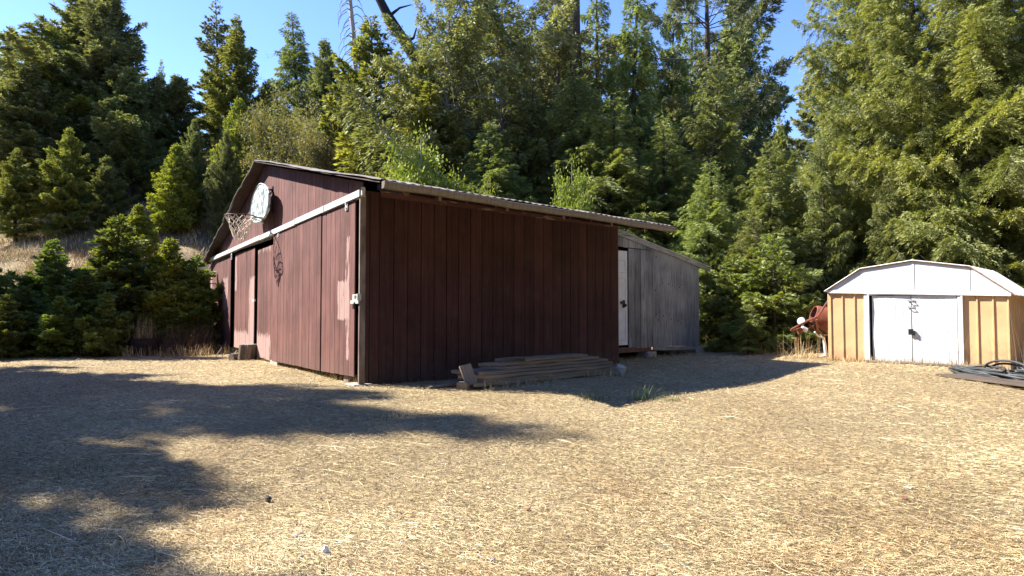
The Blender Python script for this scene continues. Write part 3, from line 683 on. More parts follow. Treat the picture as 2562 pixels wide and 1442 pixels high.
for x, kk in ((1628, 0), (1749, 0)):
    uu = K.px(x, 880)[0]; gzz = g1(*K.w(uu, 0, -.05).xy)
    for p in (-.1, -2.9):
        mb = MB(); mb.box(K.w(uu, gzz + .05, p), .36, .3, .2, es, ns, up); 
        mb.v = [tuple(v) for v in mb.v]
        mb.build('pier_block', M_conc, lean, bevel=.02)
        mb = MB(); mb.box(K.w(uu, gzz + .20, p), .09, .09, .16, es, ns, up); mb.build('pier_post', M_post, lean)
# ------------------------------------------------------------------ stack of old planks
M_plank = siding_mat('old_plank_wood', (0.13, 0.105, 0.082), (0.30, 0.25, 0.20), grain=1.0, streak=(30, 1.2, 1))
PO = on_z(1190, 976, 0.0); pe = (on_z(1552, 938, 0.0) - PO).normalized(); pn = Vector((pe.y, -pe.x, 0)); PL = 3.02
def plank(lab, u0, u1, lvl, w0, w1, th=.046, yaw=0, cut=0.0, z0=0.035, tilt=0, jag=0.0):
    z = z0 + lvl * .0525
    mid = PO + pe * ((u0 + u1) / 2) - pn * ((w0 + w1) / 2)
    r = empty('plank', (mid.x, mid.y, z), lab, 'plank', 'old planks stacked beside the barn')
    e = Matrix.Rotation(yaw, 3, 'Z') @ pe; n = Matrix.Rotation(yaw, 3, 'Z') @ pn
    L = (u1 - u0) / 2; w = (w1 - w0) / 2; base = Vector((mid.x, mid.y, z + g0))
    rg = np.random.default_rng(int(u0 * 100 + lvl * 7 + 3)); m = 14; top = []; uv = []
    vs = []; uvs = []
    for i in range(m + 1):
        x = -L + 2 * L * i / m
        sag = .004 * math.sin(i * 1.3 + lvl) ; eo = rg.uniform(-jag, jag)
        for (a, b) in ((-w, 0), (w + eo, 0), (w + eo * .6, th), (-w, th)):
            xx = x + (cut * (a / w) if i == 0 else 0) * .5
            vs.append(base + e * xx + n * a + Vector((0, 0, b + sag + tilt * x))); uvs.append((a + b * 1.7 + lvl * 3.3, x + u0 * 5))
    fs = [(i * 4 + k, i * 4 + (k + 1) % 4, (i + 1) * 4 + (k + 1) % 4, (i + 1) * 4 + k) for i in range(m) for k in range(4)] + [(3, 2, 1, 0), (m * 4, m * 4 + 1, m * 4 + 2, m * 4 + 3)]
    mb = MB(); mb.add(vs, fs, uvs, rg.random()); mb.build('board', M_plank, r, bevel=.003)
g0 = 0.0
# w: distance from the stack's front edge towards the wall
plank('bottom front plank of the grey stack, its end furthest left on the grass', 0.03, 2.72, 0, .0, .28, .05, cut=-.12)
plank('bottom rear plank of the grey stack, next to the red wall', 0.2, 2.95, 0, .30, .56, .05)
plank('second plank up in the stack, blunt front end set back slightly', 0.12, 3.0, 1, .01, .29, cut=.1)
plank('third plank up in the stack, pale slanted left end sticking out', 0.04, 3.02, 2, .0, .28, cut=.28)
plank('rear plank at third level, hidden behind the front row by the wall', 0.1, 2.9, 2, .30, .56)
plank('fourth plank up in the stack, grey top showing at the left', 0.13, 3.06, 3, .02, .30, cut=-.1)
plank('rear plank at fourth level leaning close to the red siding', 0.0, 3.05, 3, .32, .58)
plank('dark board under the upper plank, starting a third of the way along', 0.47, 2.93, 4, .03, .31, cut=.3)
plank('rear plank at fifth level reaching the far right end of the stack', 0.6, 3.06, 4, .33, .58)
plank('upper plank with squared left end lying on the dark board', 0.46, 2.72, 5, .05, .33, cut=.3)
plank('topmost plank of the stack, short with a ragged, rotten front edge', 0.86, 2.42, 6, .03, .31, cut=.5, jag=.012, yaw=.012)
# leaning scrap, loose board, stone
def loose(name, lab, cat, P, e, n, L, w, th, mat, group=None):
    r = empty(name, tuple(P), lab, cat, group); mb = MB(); e = Vector(e).normalized(); n = Vector(n); n = (n - e * n.dot(e)).normalized(); mb.box(P, L, w, th, e, n, e.cross(n), random.random()); mb.build('board', mat, r, bevel=.003); return r
P = on_y(1172, 938, 9.12); loose('plank', 'short grey board leaning tilted against the left end of the stack', 'plank', P, (pe * -.15 + Vector((0, 0, 1)) - pn * .45), pe * 1.0 + Vector((0, 0, .15)), .30, .20, .03, M_plank)
P = on_y(1120, 962, 9.35); loose('plank', 'thin brown board lying half buried in grass along the barn wall', 'plank', P, (pe + Vector((0, 0, .10))), pn, .75, .12, .035, M_plank)
P = on_y(1160, 966, 9.05); loose('wood_block', 'small brown offcut block on the grass left of the plank stack', 'wood block', P, (pe * .6 + pn), pe, .16, .14, .11, M_plank)
def rock(name, lab, cat, P, sx, sy, sz, mat, seed, group=None, sub=2, sharp=.35):
    r = np.random.default_rng(seed); bmv = []
    import bmesh
    bm = bmesh.new(); bmesh.ops.create_icosphere(bm, subdivisions=sub, radius=1)
    pl = [Vector(r.normal(0, 1, 3)).normalized() for i in range(9)]
    for v in bm.verts:
        c = v.co.copy(); s = 1.0
        for p in pl:
            d = c.dot(p)
            if d > .62: s = min(s, .62 / d + .05)
        v.co = Vector((c.x * sx, c.y * sy, c.z * sz)) * s * (1 + r.uniform(-.05, .05))
    me = bpy.data.meshes.new(name); bm.to_mesh(me); bm.free(); me.materials.append(mat)
    a = me.attributes.new('tint', 'FLOAT', 'POINT'); a.data.foreach_set('value', [.5] * len(me.vertices))
    o = bpy.data.objects.new(name, me); o.location = P; o.rotation_euler = (0, 0, r.uniform(0, 6)); link(o); return tag(o, lab, cat, group)
rock('rock', 'pale grey stone at the right end of the plank stack', 'rock', on_y(1552, 930, 10.85), .14, .12, .15, M_conc, 3)

# ------------------------------------------------------------------ metal shed
SL = on_y(2073, 898, 13.4); SR = on_y(2530, 924, 11.2); SL.z = SR.z = 0
we = (SR - SL).normalized(); wnn = Vector((we.y, -we.x, 0)); WF = Frame(SL, we, wnn); WL = (SR - SL).length
shed = empty('metal_shed', tuple(WF.w(WL / 2, .05)), 'small gambrel metal shed, orange ribbed walls, white roof and double doors', 'shed')
M_or = NT('orange_enamel_panel', 0.45, 0.4); uo = M_or.geo(); no = M_or.noise(uo, 2.2, 4); ns2 = M_or.noise(M_or.scale(uo, (14, 14, 1.5)), 1, 4, .65)
oc = M_or.mix(M_or.rng(no, .35, .65), (0.60, 0.385, 0.205), (0.53, 0.33, 0.17)); oc = M_or.mix(M_or.rng(ns2, .66, .74, 0, .6), oc, (0.30, 0.15, 0.07)); szz = M_or.node('ShaderNodeSeparateXYZ'); M_or.set(szz.inputs[0], uo); oc = M_or.mix(M_or.math('MULTIPLY', M_or.math('ADD', M_or.rng(szz.outputs[2], .1, .55, 1, 0), M_or.rng(M_or.noise(uo, 6, 5, .7), .3, .7, -.8, .3), clamp=True), .6), oc, (0.26, 0.19, 0.12)); M_or.bump(no, .25, .03); M_or = M_or.color(oc)
M_wp = NT('white_enamel_panel', 0.4, 0.4); uo = M_wp.geo(); no = M_wp.noise(uo, 2.6, 4); nw = M_wp.noise(M_wp.scale(uo, (20, 20, 5)), 1, 3, .6)
wc = M_wp.mix(M_wp.rng(no, .35, .65), (0.60, 0.615, 0.64), (0.50, 0.52, 0.55)); wc = M_wp.mix(M_wp.rng(nw, .69, .76, 0, .55), wc, (0.42, 0.38, 0.33)); szz = M_wp.node('ShaderNodeSeparateXYZ'); M_wp.set(szz.inputs[0], uo); wc = M_wp.mix(M_wp.math('MULTIPLY', M_wp.math('ADD', M_wp.rng(szz.outputs[2], .1, .5, 1, 0), M_wp.rng(M_wp.noise(uo, 7, 5, .7), .3, .7, -.8, .3), clamp=True), .5), wc, (0.34, 0.30, 0.25)); M_wp.bump(no, .22, .03); M_wp = M_wp.color(wc)
M_wt = simple('white_trim', (0.70, 0.71, 0.72), (0.60, 0.61, 0.62), .4, 4, bump=0)
hd_z = lin([WF.px(2070, 728), WF.px(2531, 735)])
bz = lambda u: g1(*WF.w(u, 0).xy) - .03
def ribwall(mb, F, u0, u1, z1f, ribs, p=0, rw=.035, rd_=.022):
    # profiled sheet: flat pans with raised ribs
    pts = [(u0, p)]
    for r in ribs: pts += [(r - rw * .5, p), (r - rw * .3, p + rd_), (r + rw * .3, p + rd_), (r + rw * .5, p)]
    pts.append((u1, p)); n = len(pts); vs = []; nv = 6
    for j in range(nv + 1):
        for u, q in pts:
            t = j / nv; z = bz(u) * 0 + g1(*F.w(u, 0).xy) - .03; z = z + (z1f(u) - z) * t
            vs.append(F.w(u, z, q + .0018 * math.sin(j * 1.3 + u * 7) * (0 < j < nv)))
    mb.add(vs, [(j * n + i, j * n + i + 1, (j + 1) * n + i + 1, (j + 1) * n + i) for j in range(nv) for i in range(n - 1)])
upx = lambda x, y=800, p=0: WF.px(x, y, p)[0]
mb = MB(); ribwall(mb, WF, 0, upx(2164), hd_z, [upx(2079) , upx(2109), upx(2139)]); mb.build('wall', M_or, shed, label='orange ribbed front wall left of the doors')
mb = MB(); ribwall(mb, WF, upx(2410), WL, hd_z, [upx(2446), upx(2486), upx(2524)]); mb.build('wall', M_or, shed, label='orange ribbed front wall right of the doors')
SD = 2.3
RF = Frame(WF.w(WL, 0), -wnn, we); LF = Frame(WF.w(0, 0), -wnn, -we); BF = Frame(WF.w(0, 0, -SD), we, -wnn)
zR = hd_z(WL); zL = hd_z(0)
mb = MB(); ribwall(mb, RF, 0, SD, lambda u: zR, [.1 + .21 * i for i in range(11)]); mb.build('wall', M_or, shed, label='orange ribbed side wall in shade')
mb = MB(); ribwall(mb, LF, 0, SD, lambda u: zL, [.1 + .21 * i for i in range(11)]); mb.build('wall', M_or, shed)
mb = MB(); ribwall(mb, BF, 0, WL, hd_z, [.1 + .21 * i for i in range(14)]); mb.build('wall', M_or, shed)
mb = MB(); mb.box(WF.w(WL + .008, (zR + bz(WL)) / 2, -.02), .022, .05, zR - bz(WL), we, wnn, up); mb.build('corner_trim', M_or, shed)
# gambrel header
hp_ = [(2067, 727), (2152, 674), (2283, 653), (2427, 668), (2533, 733)]
HP = [WF.px(x, y, .06) for x, y in hp_]
zb0, zb1 = HP[0][1], HP[-1][1]
mb = MB()
panel(mb, WF, [(HP[1][0], lin([HP[0], HP[-1]])(HP[1][0])), (HP[2][0] - .008, lin([HP[0], HP[-1]])(HP[2][0])), (HP[2][0] - .008, HP[2][1] - .012), (HP[1][0], HP[1][1] - .012)], .02, .03)
mb.build('gable_panel', M_wp, shed)
bl = lin([HP[0], HP[-1]])
for poly in ([(HP[0][0] + .02, bl(HP[0][0])), (HP[1][0] - .006, bl(HP[1][0])), (HP[1][0] - .006, HP[1][1] - .015)], [(HP[2][0] + .008, bl(HP[2][0])), (HP[3][0] - .006, bl(HP[3][0])), (HP[3][0] - .006, HP[3][1] - .012), (HP[2][0] + .008, HP[2][1] - .012)], [(HP[3][0] + .004, bl(HP[3][0])), (HP[4][0] - .02, bl(HP[4][0])), (HP[3][0] + .004, HP[3][1] - .015)]):
    mb = MB(); panel(mb, WF, poly, .018, .03); mb.build('gable_panel', M_wp, shed)
mb = MB(); mb.box(WF.w(HP[2][0], (HP[2][1] + bl(HP[2][0])) / 2, .052), .04, .008, HP[2][1] - bl(HP[2][0]) - .03, we, wnn, up)
mb.hexa([WF.w(HP[0][0] + .03, zb0 - .055, .02), WF.w(HP[4][0] - .02, zb1 - .055, .02), WF.w(HP[4][0] - .02, zb1 + .012, .02), WF.w(HP[0][0] + .03, zb0 + .012, .02), WF.w(HP[0][0] + .03, zb0 - .055, .062), WF.w(HP[4][0] - .02, zb1 - .055, .062), WF.w(HP[4][0] - .02, zb1 + .012, .062), WF.w(HP[0][0] + .03, zb0 + .012, .062)])
mb.build('header_trim', M_wt, shed)
M_rf = NT('white_roof_with_needles', 0.4, 0.4); uo = M_rf.geo(); nq = M_rf.noise(uo, 7, 5, .7); M_rf = M_rf.color(M_rf.mix(M_rf.rng(nq, .58, .64, 0, .8), (0.80, 0.81, 0.82), (0.40, 0.26, 0.17)))
mb = MB(); HQ = [(HP[0][0] - .03, HP[0][1] - .03), HP[1], HP[2], HP[3], (HP[4][0] + .05, HP[4][1] - .05)]
for i in range(4):
    (ua_, va_), (ub_, vb_) = HQ[i], HQ[i + 1]; nr = 7
    for k in range(nr):
        s0, s1 = .075 - (SD + .15) * k / nr, .075 - (SD + .15) * (k + 1) / nr
        P = [WF.w(ua_, va_, s0), WF.w(ub_, vb_, s0), WF.w(ub_, vb_, s1 + .0), WF.w(ua_, va_, s1)]
        o_ = Vector((0, 0, .010)); mb.hexa([p + o_ * 0 for p in P] + [p + o_ for p in P])
        mb.tube([P[0] + o_, P[1] + o_], .012, 5)
mb.build('roof', M_rf, shed)
mb = MB(); mb.tube([WF.w(u, v + .004, .08) for u, v in HQ], .012, 6); mb.build('roof_edge_trim', simple('rusty_edge', (0.35, 0.25, 0.19), (0.2, 0.12, 0.08), .7, 20), shed)
# door surround and doors
for x0, x1, y0 in ((2163, 2177, 731), (2397, 2411, 735)):
    ua_, ub_ = upx(x0), upx(x1); mb = MB(); zz = hd_z((ua_ + ub_) / 2) - .03; z0 = bz(ua_)
    w = ub_ - ua_; mb.box(WF.w(ua_ + w * .3, (zz + z0) / 2, .022), w * .5, .03, zz - z0, we, wnn, up); mb.box(WF.w(ub_ - w * .18, (zz + z0) / 2, .030), w * .32, .05, zz - z0, we, wnn, up)
    mb.build('door_jamb', M_wt, shed)
ua_, ub_ = upx(2177), upx(2397); um_ = upx(2281)
mb = MB(); zt_ = WF.px(2280, 736)[1]; mb.box(WF.w((ua_ + ub_) / 2, zt_ + .01, .040), ub_ - ua_, .02, .035, we, wnn, up); mb.build('door_track', M_wt, shed)
mb = MB(); z0 = bz(um_); mb.box(WF.w((ua_ + ub_) / 2, (zt_ + z0) / 2, -.05), ub_ - ua_ + .1, .01, zt_ - z0, we, wnn, up); mb.build('inner_shade', M_dark, shed)  # near-black sheet, the shade behind the doors put into its colour
def sdoor(a, b, p):
    mb = MB(); n = 5; pts = []
    for i in range(n):
        x0 = a + (b - a) * i / n; x1 = a + (b - a) * (i + 1) / n; pts += [(x0, 0), (x0 + .012, -.004), (x1 - .012, -.004), (x1, 0)]
    vs = []; nv = 8
    for j in range(nv + 1):
        for u, q in pts:
            z = z0 + .02 + (zt_ - .045 - z0) * j / nv; vs.append(WF.w(u, z, p + q + .008 * math.sin(j * 1.1 + u * 5)))
    k = len(pts); mb.add(vs, [(j * k + i, j * k + i + 1, (j + 1) * k + i + 1, (j + 1) * k + i) for j in range(nv) for i in range(k - 1)])
    return mb.build('door', M_wp, shed)
da = sdoor(ua_ + .045, um_ - .008, .012); db = sdoor(um_ + .006, ub_ - .01, .022)
M_han = simple('dull_zinc_handle', (0.30, 0.30, 0.29), (0.2, 0.2, 0.2), .45, 30)
for (x0, x1, y) in ((2273, 2285, 754), (2274, 2285, 771)):
    a = WF.wpx(x0, y, .04); b = WF.wpx(x1, y, .04); mb = MB(); mb.tube([a - wnn * .02, a + wnn * .03, b + wnn * .03, b - wnn * .02], .009, 6); mb.box((a + b) / 2 - wnn * .012 + up * .012, (b - a).length + .05, .006, .035, we, wnn, up)
    mb.build('handle', M_han, da)
mb = MB(); c = WF.wpx(2279, 831, .05); mb.box(c, .08, .03, .11, we, wnn, up); mb.box(c + we * .045 - up * .02, .03, .05, .09, we, wnn, up); mb.build('hasp', M_black, da)
mb = MB(); mb.box(WF.w((ua_ + ub_) / 2 + .1, z0 + .055, .10), ub_ - ua_ + .3, .22, .03, we, wnn, up); mb.build('sill_board', M_plank, shed)

M_bark0 = siding_mat('old_dark_board', (0.05, 0.038, 0.03), (0.13, 0.10, 0.08), grain=1.0)
# wooden platform with a heap of hose in front of the shed
q0 = on_z(2335, 938, .10); q1 = on_z(2600, 972, .10); e_ = (q1 - q0).normalized(); n_ = Vector((-e_.y, e_.x, 0)); n_ = n_ if n_.y > 0 else -n_
pf = empty('low_platform', tuple(q0 + e_ * 1.0 + n_ * .3), 'worn brown wooden platform edge on the grass before the metal shed', 'platform')
for i in range(3):
    mb = MB(); mb.box(q0 + e_ * 1.25 + n_ * (.12 + .18 * i) + up * (.0 + random.uniform(-.004, .004)), 2.5, .172, .028, e_, n_, up); mb.build('deck_board', M_bark0, pf, bevel=.003)
for s in (.25, 1.2, 2.2): mb = MB(); mb.box(q0 + e_ * s + n_ * .38 - up * .045, .07, .6, .06, e_, n_, up); mb.build('bearer', M_plank, pf)
M_hose = simple('dark_grey_rubber_hose', (0.050, 0.058, 0.060), (0.032, 0.036, 0.038), .5, 12, bump=.05)
hc = on_z(2462, 936, .13) + n_ * .20
def loop(mb, cx_, cy_, a, b, ph, z, tz, seed, rad=.019):
    r = random.Random(seed); pts = []
    k2, k3 = r.uniform(-.10, .10), r.uniform(-.07, .07); p2, p3 = r.uniform(0, 6), r.uniform(0, 6)
    for i in range(56):
        t = 2 * math.pi * i / 56; rr_ = 1 + k2 * math.sin(2 * t + p2) + k3 * math.sin(3 * t + p3)
        x = a * math.cos(t) * rr_; y = b * math.sin(t) * rr_; X = x * math.cos(ph) - y * math.sin(ph) + cx_; Y = x * math.sin(ph) + y * math.cos(ph) + cy_
        pts.append(hc + e_ * X + n_ * Y + up * (z + .018 * math.sin(2 * t + seed) + .012 * math.sin(5 * t + seed * 2) + tz * math.sin(t)))
    mb.tube(pts, rad, 8, closed=True)
mb = MB()
for i in range(9):
    loop(mb, random.uniform(-.12, .25), random.uniform(-.10, .08), random.uniform(.55, .82), random.uniform(.24, .36), random.uniform(-.15, .15), -.01 + .006 * i, random.uniform(-.008, .012), i)
loop(mb, -.35, .02, .36, .22, .3, .05, .02, 12); loop(mb, .62, -.05, .34, .2, -.3, .07, .03, 13)
mb.tube([hc + e_ * (-.42 + .42 * (1 - math.cos(t))) * 1.0 + n_ * .20 + up * (.05 + .15 * math.sin(t)) for t in np.linspace(0, math.pi, 24)], .018, 8)
mb.tube([hc + e_ * (-.35 + .30 * (1 - math.cos(t))) + n_ * .26 + up * (.05 + .10 * math.sin(t)) for t in np.linspace(0, math.pi, 20)], .018, 8)
mb.tube([hc + e_ * (.5 + .5 * s) + n_ * (-.16 + .22 * math.sin(s * 4)) + up * (.08 - .03 * s) for s in np.linspace(0, 1.6, 30)], .019, 8)
h_ = mb.build('garden_hose', M_hose, smooth=True); tag(h_, 'tangled heap of dark grey hose coils lying in front of the shed', 'hose')

# ------------------------------------------------------------------ cement mixer beside the shed
MD = 14.2
M_rust = simple('rusty_red_steel', (0.22, 0.068, 0.038), (0.11, 0.042, 0.028), .75, 10, bump=.3)
M_drum = simple('rusted_pale_drum', (0.40, 0.36, 0.26), (0.19, 0.11, 0.07), .6, 3.2, bump=.25)
mp = lambda x, y, d=MD: on_y(x, y, d)
mr = empty('cement_mixer', tuple(mp(2045, 893)), 'rusty red cement mixer with pale drum and white leg left of the metal shed', 'cement mixer')
ax = (mp(2030, 786, MD + .05) - mp(2085, 806, MD)).normalized(); dc = mp(2080, 802, MD + .2)
mb = MB(); mb.lathe([(0, -.34), (.20, -.33), (.27, -.22), (.285, -.05), (.28, .05)], dc, ax, 28); mb.lathe([(.29, -.02), (.30, 0), (.29, .03)], dc, ax, 28); dm = mb.build('drum', M_drum, mr, smooth=True)
mb = MB(); mb.lathe([(.283, .04), (.27, .12), (.20, .40), (.185, .42), (.17, .415), (.24, .14)], dc, ax, 28); mb.build('drum_mouth', M_rust, mr, smooth=True)
mb = MB()
mb.tube([mp(1978, 826, MD - .3), mp(2005, 811, MD - .32), mp(2045, 793, MD - .34), mp(2058, 774, MD - .34), mp(2074, 750, MD - .3)], .022, 8)
mb.tube([mp(1978, 827, MD - .3), mp(1999, 826, MD - .2), mp(2020, 822, MD - .1), mp(2036, 816, MD)], .016, 8)
mb.tube([mp(2043, 800, MD - .3), mp(2046, 825, MD - .2), mp(2058, 838, MD - .1), mp(2062, 842)], .020, 8)
mb.tube([mp(2024, 812, MD - .1), mp(2040, 826, MD - .1), mp(2060, 840, MD)], .016, 8)
mb.tube([mp(2015, 805, MD - .1), mp(2034, 798, MD)], .03, 8)
mb.tube([mp(2062, 840), mp(2090, 838, MD + .2)], .02, 8)
mb.box(mp(2001, 828, MD - .2), .10, .06, .12, (1, 0, .3), (0, 1, 0), (-.3, 0, 1)); mb.build('tilt_frame', M_rust, mr)
mb = MB(); mb.lathe([(0, -.025), (.075, -.025), (.085, -.015), (.085, .015), (.075, .025), (0, .025)], mp(2005, 804, MD - .05), (-.62, -.72, .28), 22); mb.build('drive_wheel', M_white, mr)
mb = MB(); mb.lathe([(0, -.07), (.045, -.07), (.055, -.05), (.055, .05), (.045, .07), (0, .07)], mp(2012, 824, MD - .12), (1, -.2, -.55), 18); mb.build('motor', M_wt, mr)
mb = MB(); mb.tube([mp(2054, 836), mp(2061, 846), mp(2064, 868), mp(2066, 886), mp(2062, 892), mp(2046, 895, MD - .1)], [.022, .026, .034, .034, .032, .02], 10); mb.tube([mp(2038, 831, MD - .05), mp(2047, 841), mp(2059, 846)], .018, 8); mb.tube([mp(2064, 880), mp(2074, 893, MD + .1)], .025, 8)
mb.tube([mp(2090, 838, MD + .3), mp(2094, 892, MD + .4)], .03, 8)
mb.build('leg', M_wt, mr)
r_ = empty('metal_stake', tuple(mp(1996, 885)), 'thin rusty red standpipe in the weeds under the mixer', 'pipe'); mb = MB(); mb.tube([mp(1996, 888), mp(1996, 856)], .012, 6); mb.box(mp(1995, 849), .06, .05, .08); mb.build('pipe', M_rust, r_)

# ------------------------------------------------------------------ stump, planter
M_bark = siding_mat('dark_split_bark', (0.06, 0.045, 0.036), (0.24, 0.19, 0.15), grain=1.0, streak=(18, 2.0, 1))
def stump(x0, x1, y0, y1, d, lab):
    P = on_y((x0 + x1) / 2, y1, d); w = (x1 - x0) / FPX * d / 2; h = (y1 - y0) / FPX * d
    r = empty('log_round', (P.x, P.y, P.z), lab, 'log'); mb = MB(); n = 36; vs = []; uvs = []
    rg = np.random.default_rng(5); prof = 1 + .10 * np.sin(np.arange(n) * .9) + .07 * rg.normal(size=n)
    for j, (hh, k) in enumerate(((0, 1.04), (.3, .99), (.7, .97), (.97, .96), (1, .93))):
        for i in range(n):
            a = 2 * math.pi * i / n; q_ = w * k * prof[i]; vs.append(Vector((P.x + q_ * math.cos(a) + .03 * hh, P.y + q_ * math.sin(a), P.z - .03 + (h + .03) * hh))); uvs.append((a * w, hh * h))
    fs = [(j * n + i, j * n + (i + 1) % n, (j + 1) * n + (i + 1) % n, (j + 1) * n + i) for j in range(4) for i in range(n)]
    mb.add(vs, fs, uvs); mb.build('bark', M_bark, r)
    mb = MB(); mb.add([vs[4 * n + i] + up * .0005 for i in range(n)], [tuple(range(n))], [uvs[4 * n + i] for i in range(n)]); mb.build('cut_face', M_grey, r)
stump(596, 639, 862, 910, 14.5, 'dark split log round standing upright against the barn doors')
pp_ = on_y(604, 906, 14.35)
r_ = empty('log_chunk', tuple(pp_), 'short dark log lying on its side left of the upright round', 'log'); mb = MB(); c = on_y(593, 888, 14.5); mb.tube([c + Vector((-.09, -.10, -.07)), c + Vector((.09, .2, -.05))], [.10, .095], 12); mb.build('bark', M_bark, r_)
pc_ = on_y(355, 888, 16.2); r_ = empty('half_barrel_planter', tuple(pc_), 'dark half barrel planter with dry grass at the foot of the slope', 'planter')
M_barrel = simple('blackened_barrel_wood', (0.035, 0.03, 0.028), (0.018, 0.016, 0.015), .8, 5, stretch=(1, 1, .2))
w = .40; mb = MB(); mb.lathe([(w * .84, -.05), (w * .9, .1), (w * .97, .25), (w, .42), (w * .93, .42), (w * .9, .34), (0, .34)], pc_, (0, 0, 1), 28); mb.build('barrel', M_barrel, r_)
mb = MB()
for z in (.08, .33): mb.lathe([(w * (.885 + z * .26), z - .02), (w * (.905 + z * .26), z - .02), (w * (.915 + z * .26), z + .02), (w * (.89 + z * .26), z + .02)], pc_, (0, 0, 1), 28)
mb.build('hoop', M_black, r_)

# ------------------------------------------------------------------ small things on the lawn
M_rk = simple('dark_stone', (0.10, 0.09, 0.085), (0.05, 0.045, 0.045), .8, 40); M_wh = simple('white_litter', (0.85, 0.86, 0.88), (0.7, 0.7, 0.72), .5, 30); M_lf = simple('dead_grey_leaf', (0.40, 0.35, 0.28), (0.2, 0.16, 0.12), .8, 40); M_br = simple('reddish_cone', (0.22, 0.09, 0.06), (0.10, 0.05, 0.035), .8, 50); M_gs = simple('blue_grey_stone', (0.30, 0.32, 0.33), (0.2, 0.21, 0.22), .8, 40)
def onlawn(px, py, dz): P = on_g(px, py); return (P.x, P.y, g1(P.x, P.y) + dz)
rock('rock', 'dark stone sitting on lit straw left of centre', 'rock', onlawn(671, 1256, .018), .030, .026, .034, M_rk, 11)
rock('rock', 'tiny dark pebble right of the dark stone', 'rock', onlawn(804, 1253, .01), .014, .014, .014, M_rk, 12)
rock('litter', 'crumpled white scrap lying in the foreground straw', 'litter', onlawn(812, 1390, .02), .030, .022, .034, M_wh, 13)
rock('rock', 'flat grey-brown stone beside a shadow, above the white scrap', 'rock', onlawn(748, 1345, .014), .048, .028, .022, M_lf, 14)
rock('pine_cone', 'small reddish cone in the straw at lower centre', 'cone', onlawn(1322, 1280, .014), .024, .018, .016, M_br, 15)
rock('rock', 'pale blue-grey stone at the bottom, right of the white scrap', 'rock', onlawn(1233, 1408, .012), .022, .016, .018, M_gs, 16)
rock('rock', 'blue-grey flat stone in the straw at right', 'rock', onlawn(2275, 1225, .008), .05, .03, .014, M_gs, 17)
rock('pine_cone', 'brown cone lying in the straw at lower right', 'cone', onlawn(2262, 1252, .014), .045, .022, .02, M_br, 18)
rock('rock', 'dark stone at the bottom edge below the white scrap', 'rock', onlawn(808, 1436, .01), .024, .02, .018, M_rk, 19)
rock('rock', 'brown stone lower left of the white scrap', 'rock', onlawn(757, 1400, .01), .018, .016, .016, M_rk, 20)
# ------------------------------------------------------------------ vegetation
def nrm(a): return a / np.maximum(1e-9, np.linalg.norm(a, axis=-1, keepdims=True))
def leaves_mesh(name, P, D, L, W, t, mat, rng, fold=0.0):
    n = len(P); r = rng.normal(size=(n, 3)); Sd = nrm(np.cross(D, r))
    a = P; b = P + D * (L * .42)[:, None] + Sd * (W * .5)[:, None]; c = P + D * L[:, None]; d = P + D * (L * .42)[:, None] - Sd * (W * .5)[:, None]
    v = np.stack([a, b, c, d], 1).reshape(-1, 3); f = np.arange(4 * n).reshape(-1, 4)
    me = mesh_np(name, v, f, {'tint': np.repeat(np.clip(t, 0, 1), 4)}); me.materials.append(mat); return me
def tubes_np(paths, rads, k=4):   # paths: list of (m,3); rads: list of (m,)
    V = []; Fc = []; base = 0
    for p, r in zip(paths, rads):
        m = len(p); d = nrm(np.gradient(p, axis=0)); ref = np.array([0, 0, 1.0]) if abs(d[0][2]) < .9 else np.array([1.0, 0, 0])
        a = nrm(np.cross(d, ref)); b = np.cross(d, a); an = np.arange(k) * 2 * np.pi / k
        ring = p[:, None, :] + (a[:, None, :] * np.cos(an)[None, :, None] + b[:, None, :] * np.sin(an)[None, :, None]) * r[:, None, None]
        V.append(ring.reshape(-1, 3)); i = np.arange(m - 1)[:, None] * k; j = np.arange(k)[None, :]; j2 = (j + 1) % k
        Fc.append((base + np.stack([i + j, i + j2, i + k + j2, i + k + j], -1)).reshape(-1, 4)); base += m * k
    return np.concatenate(V), np.concatenate(Fc)
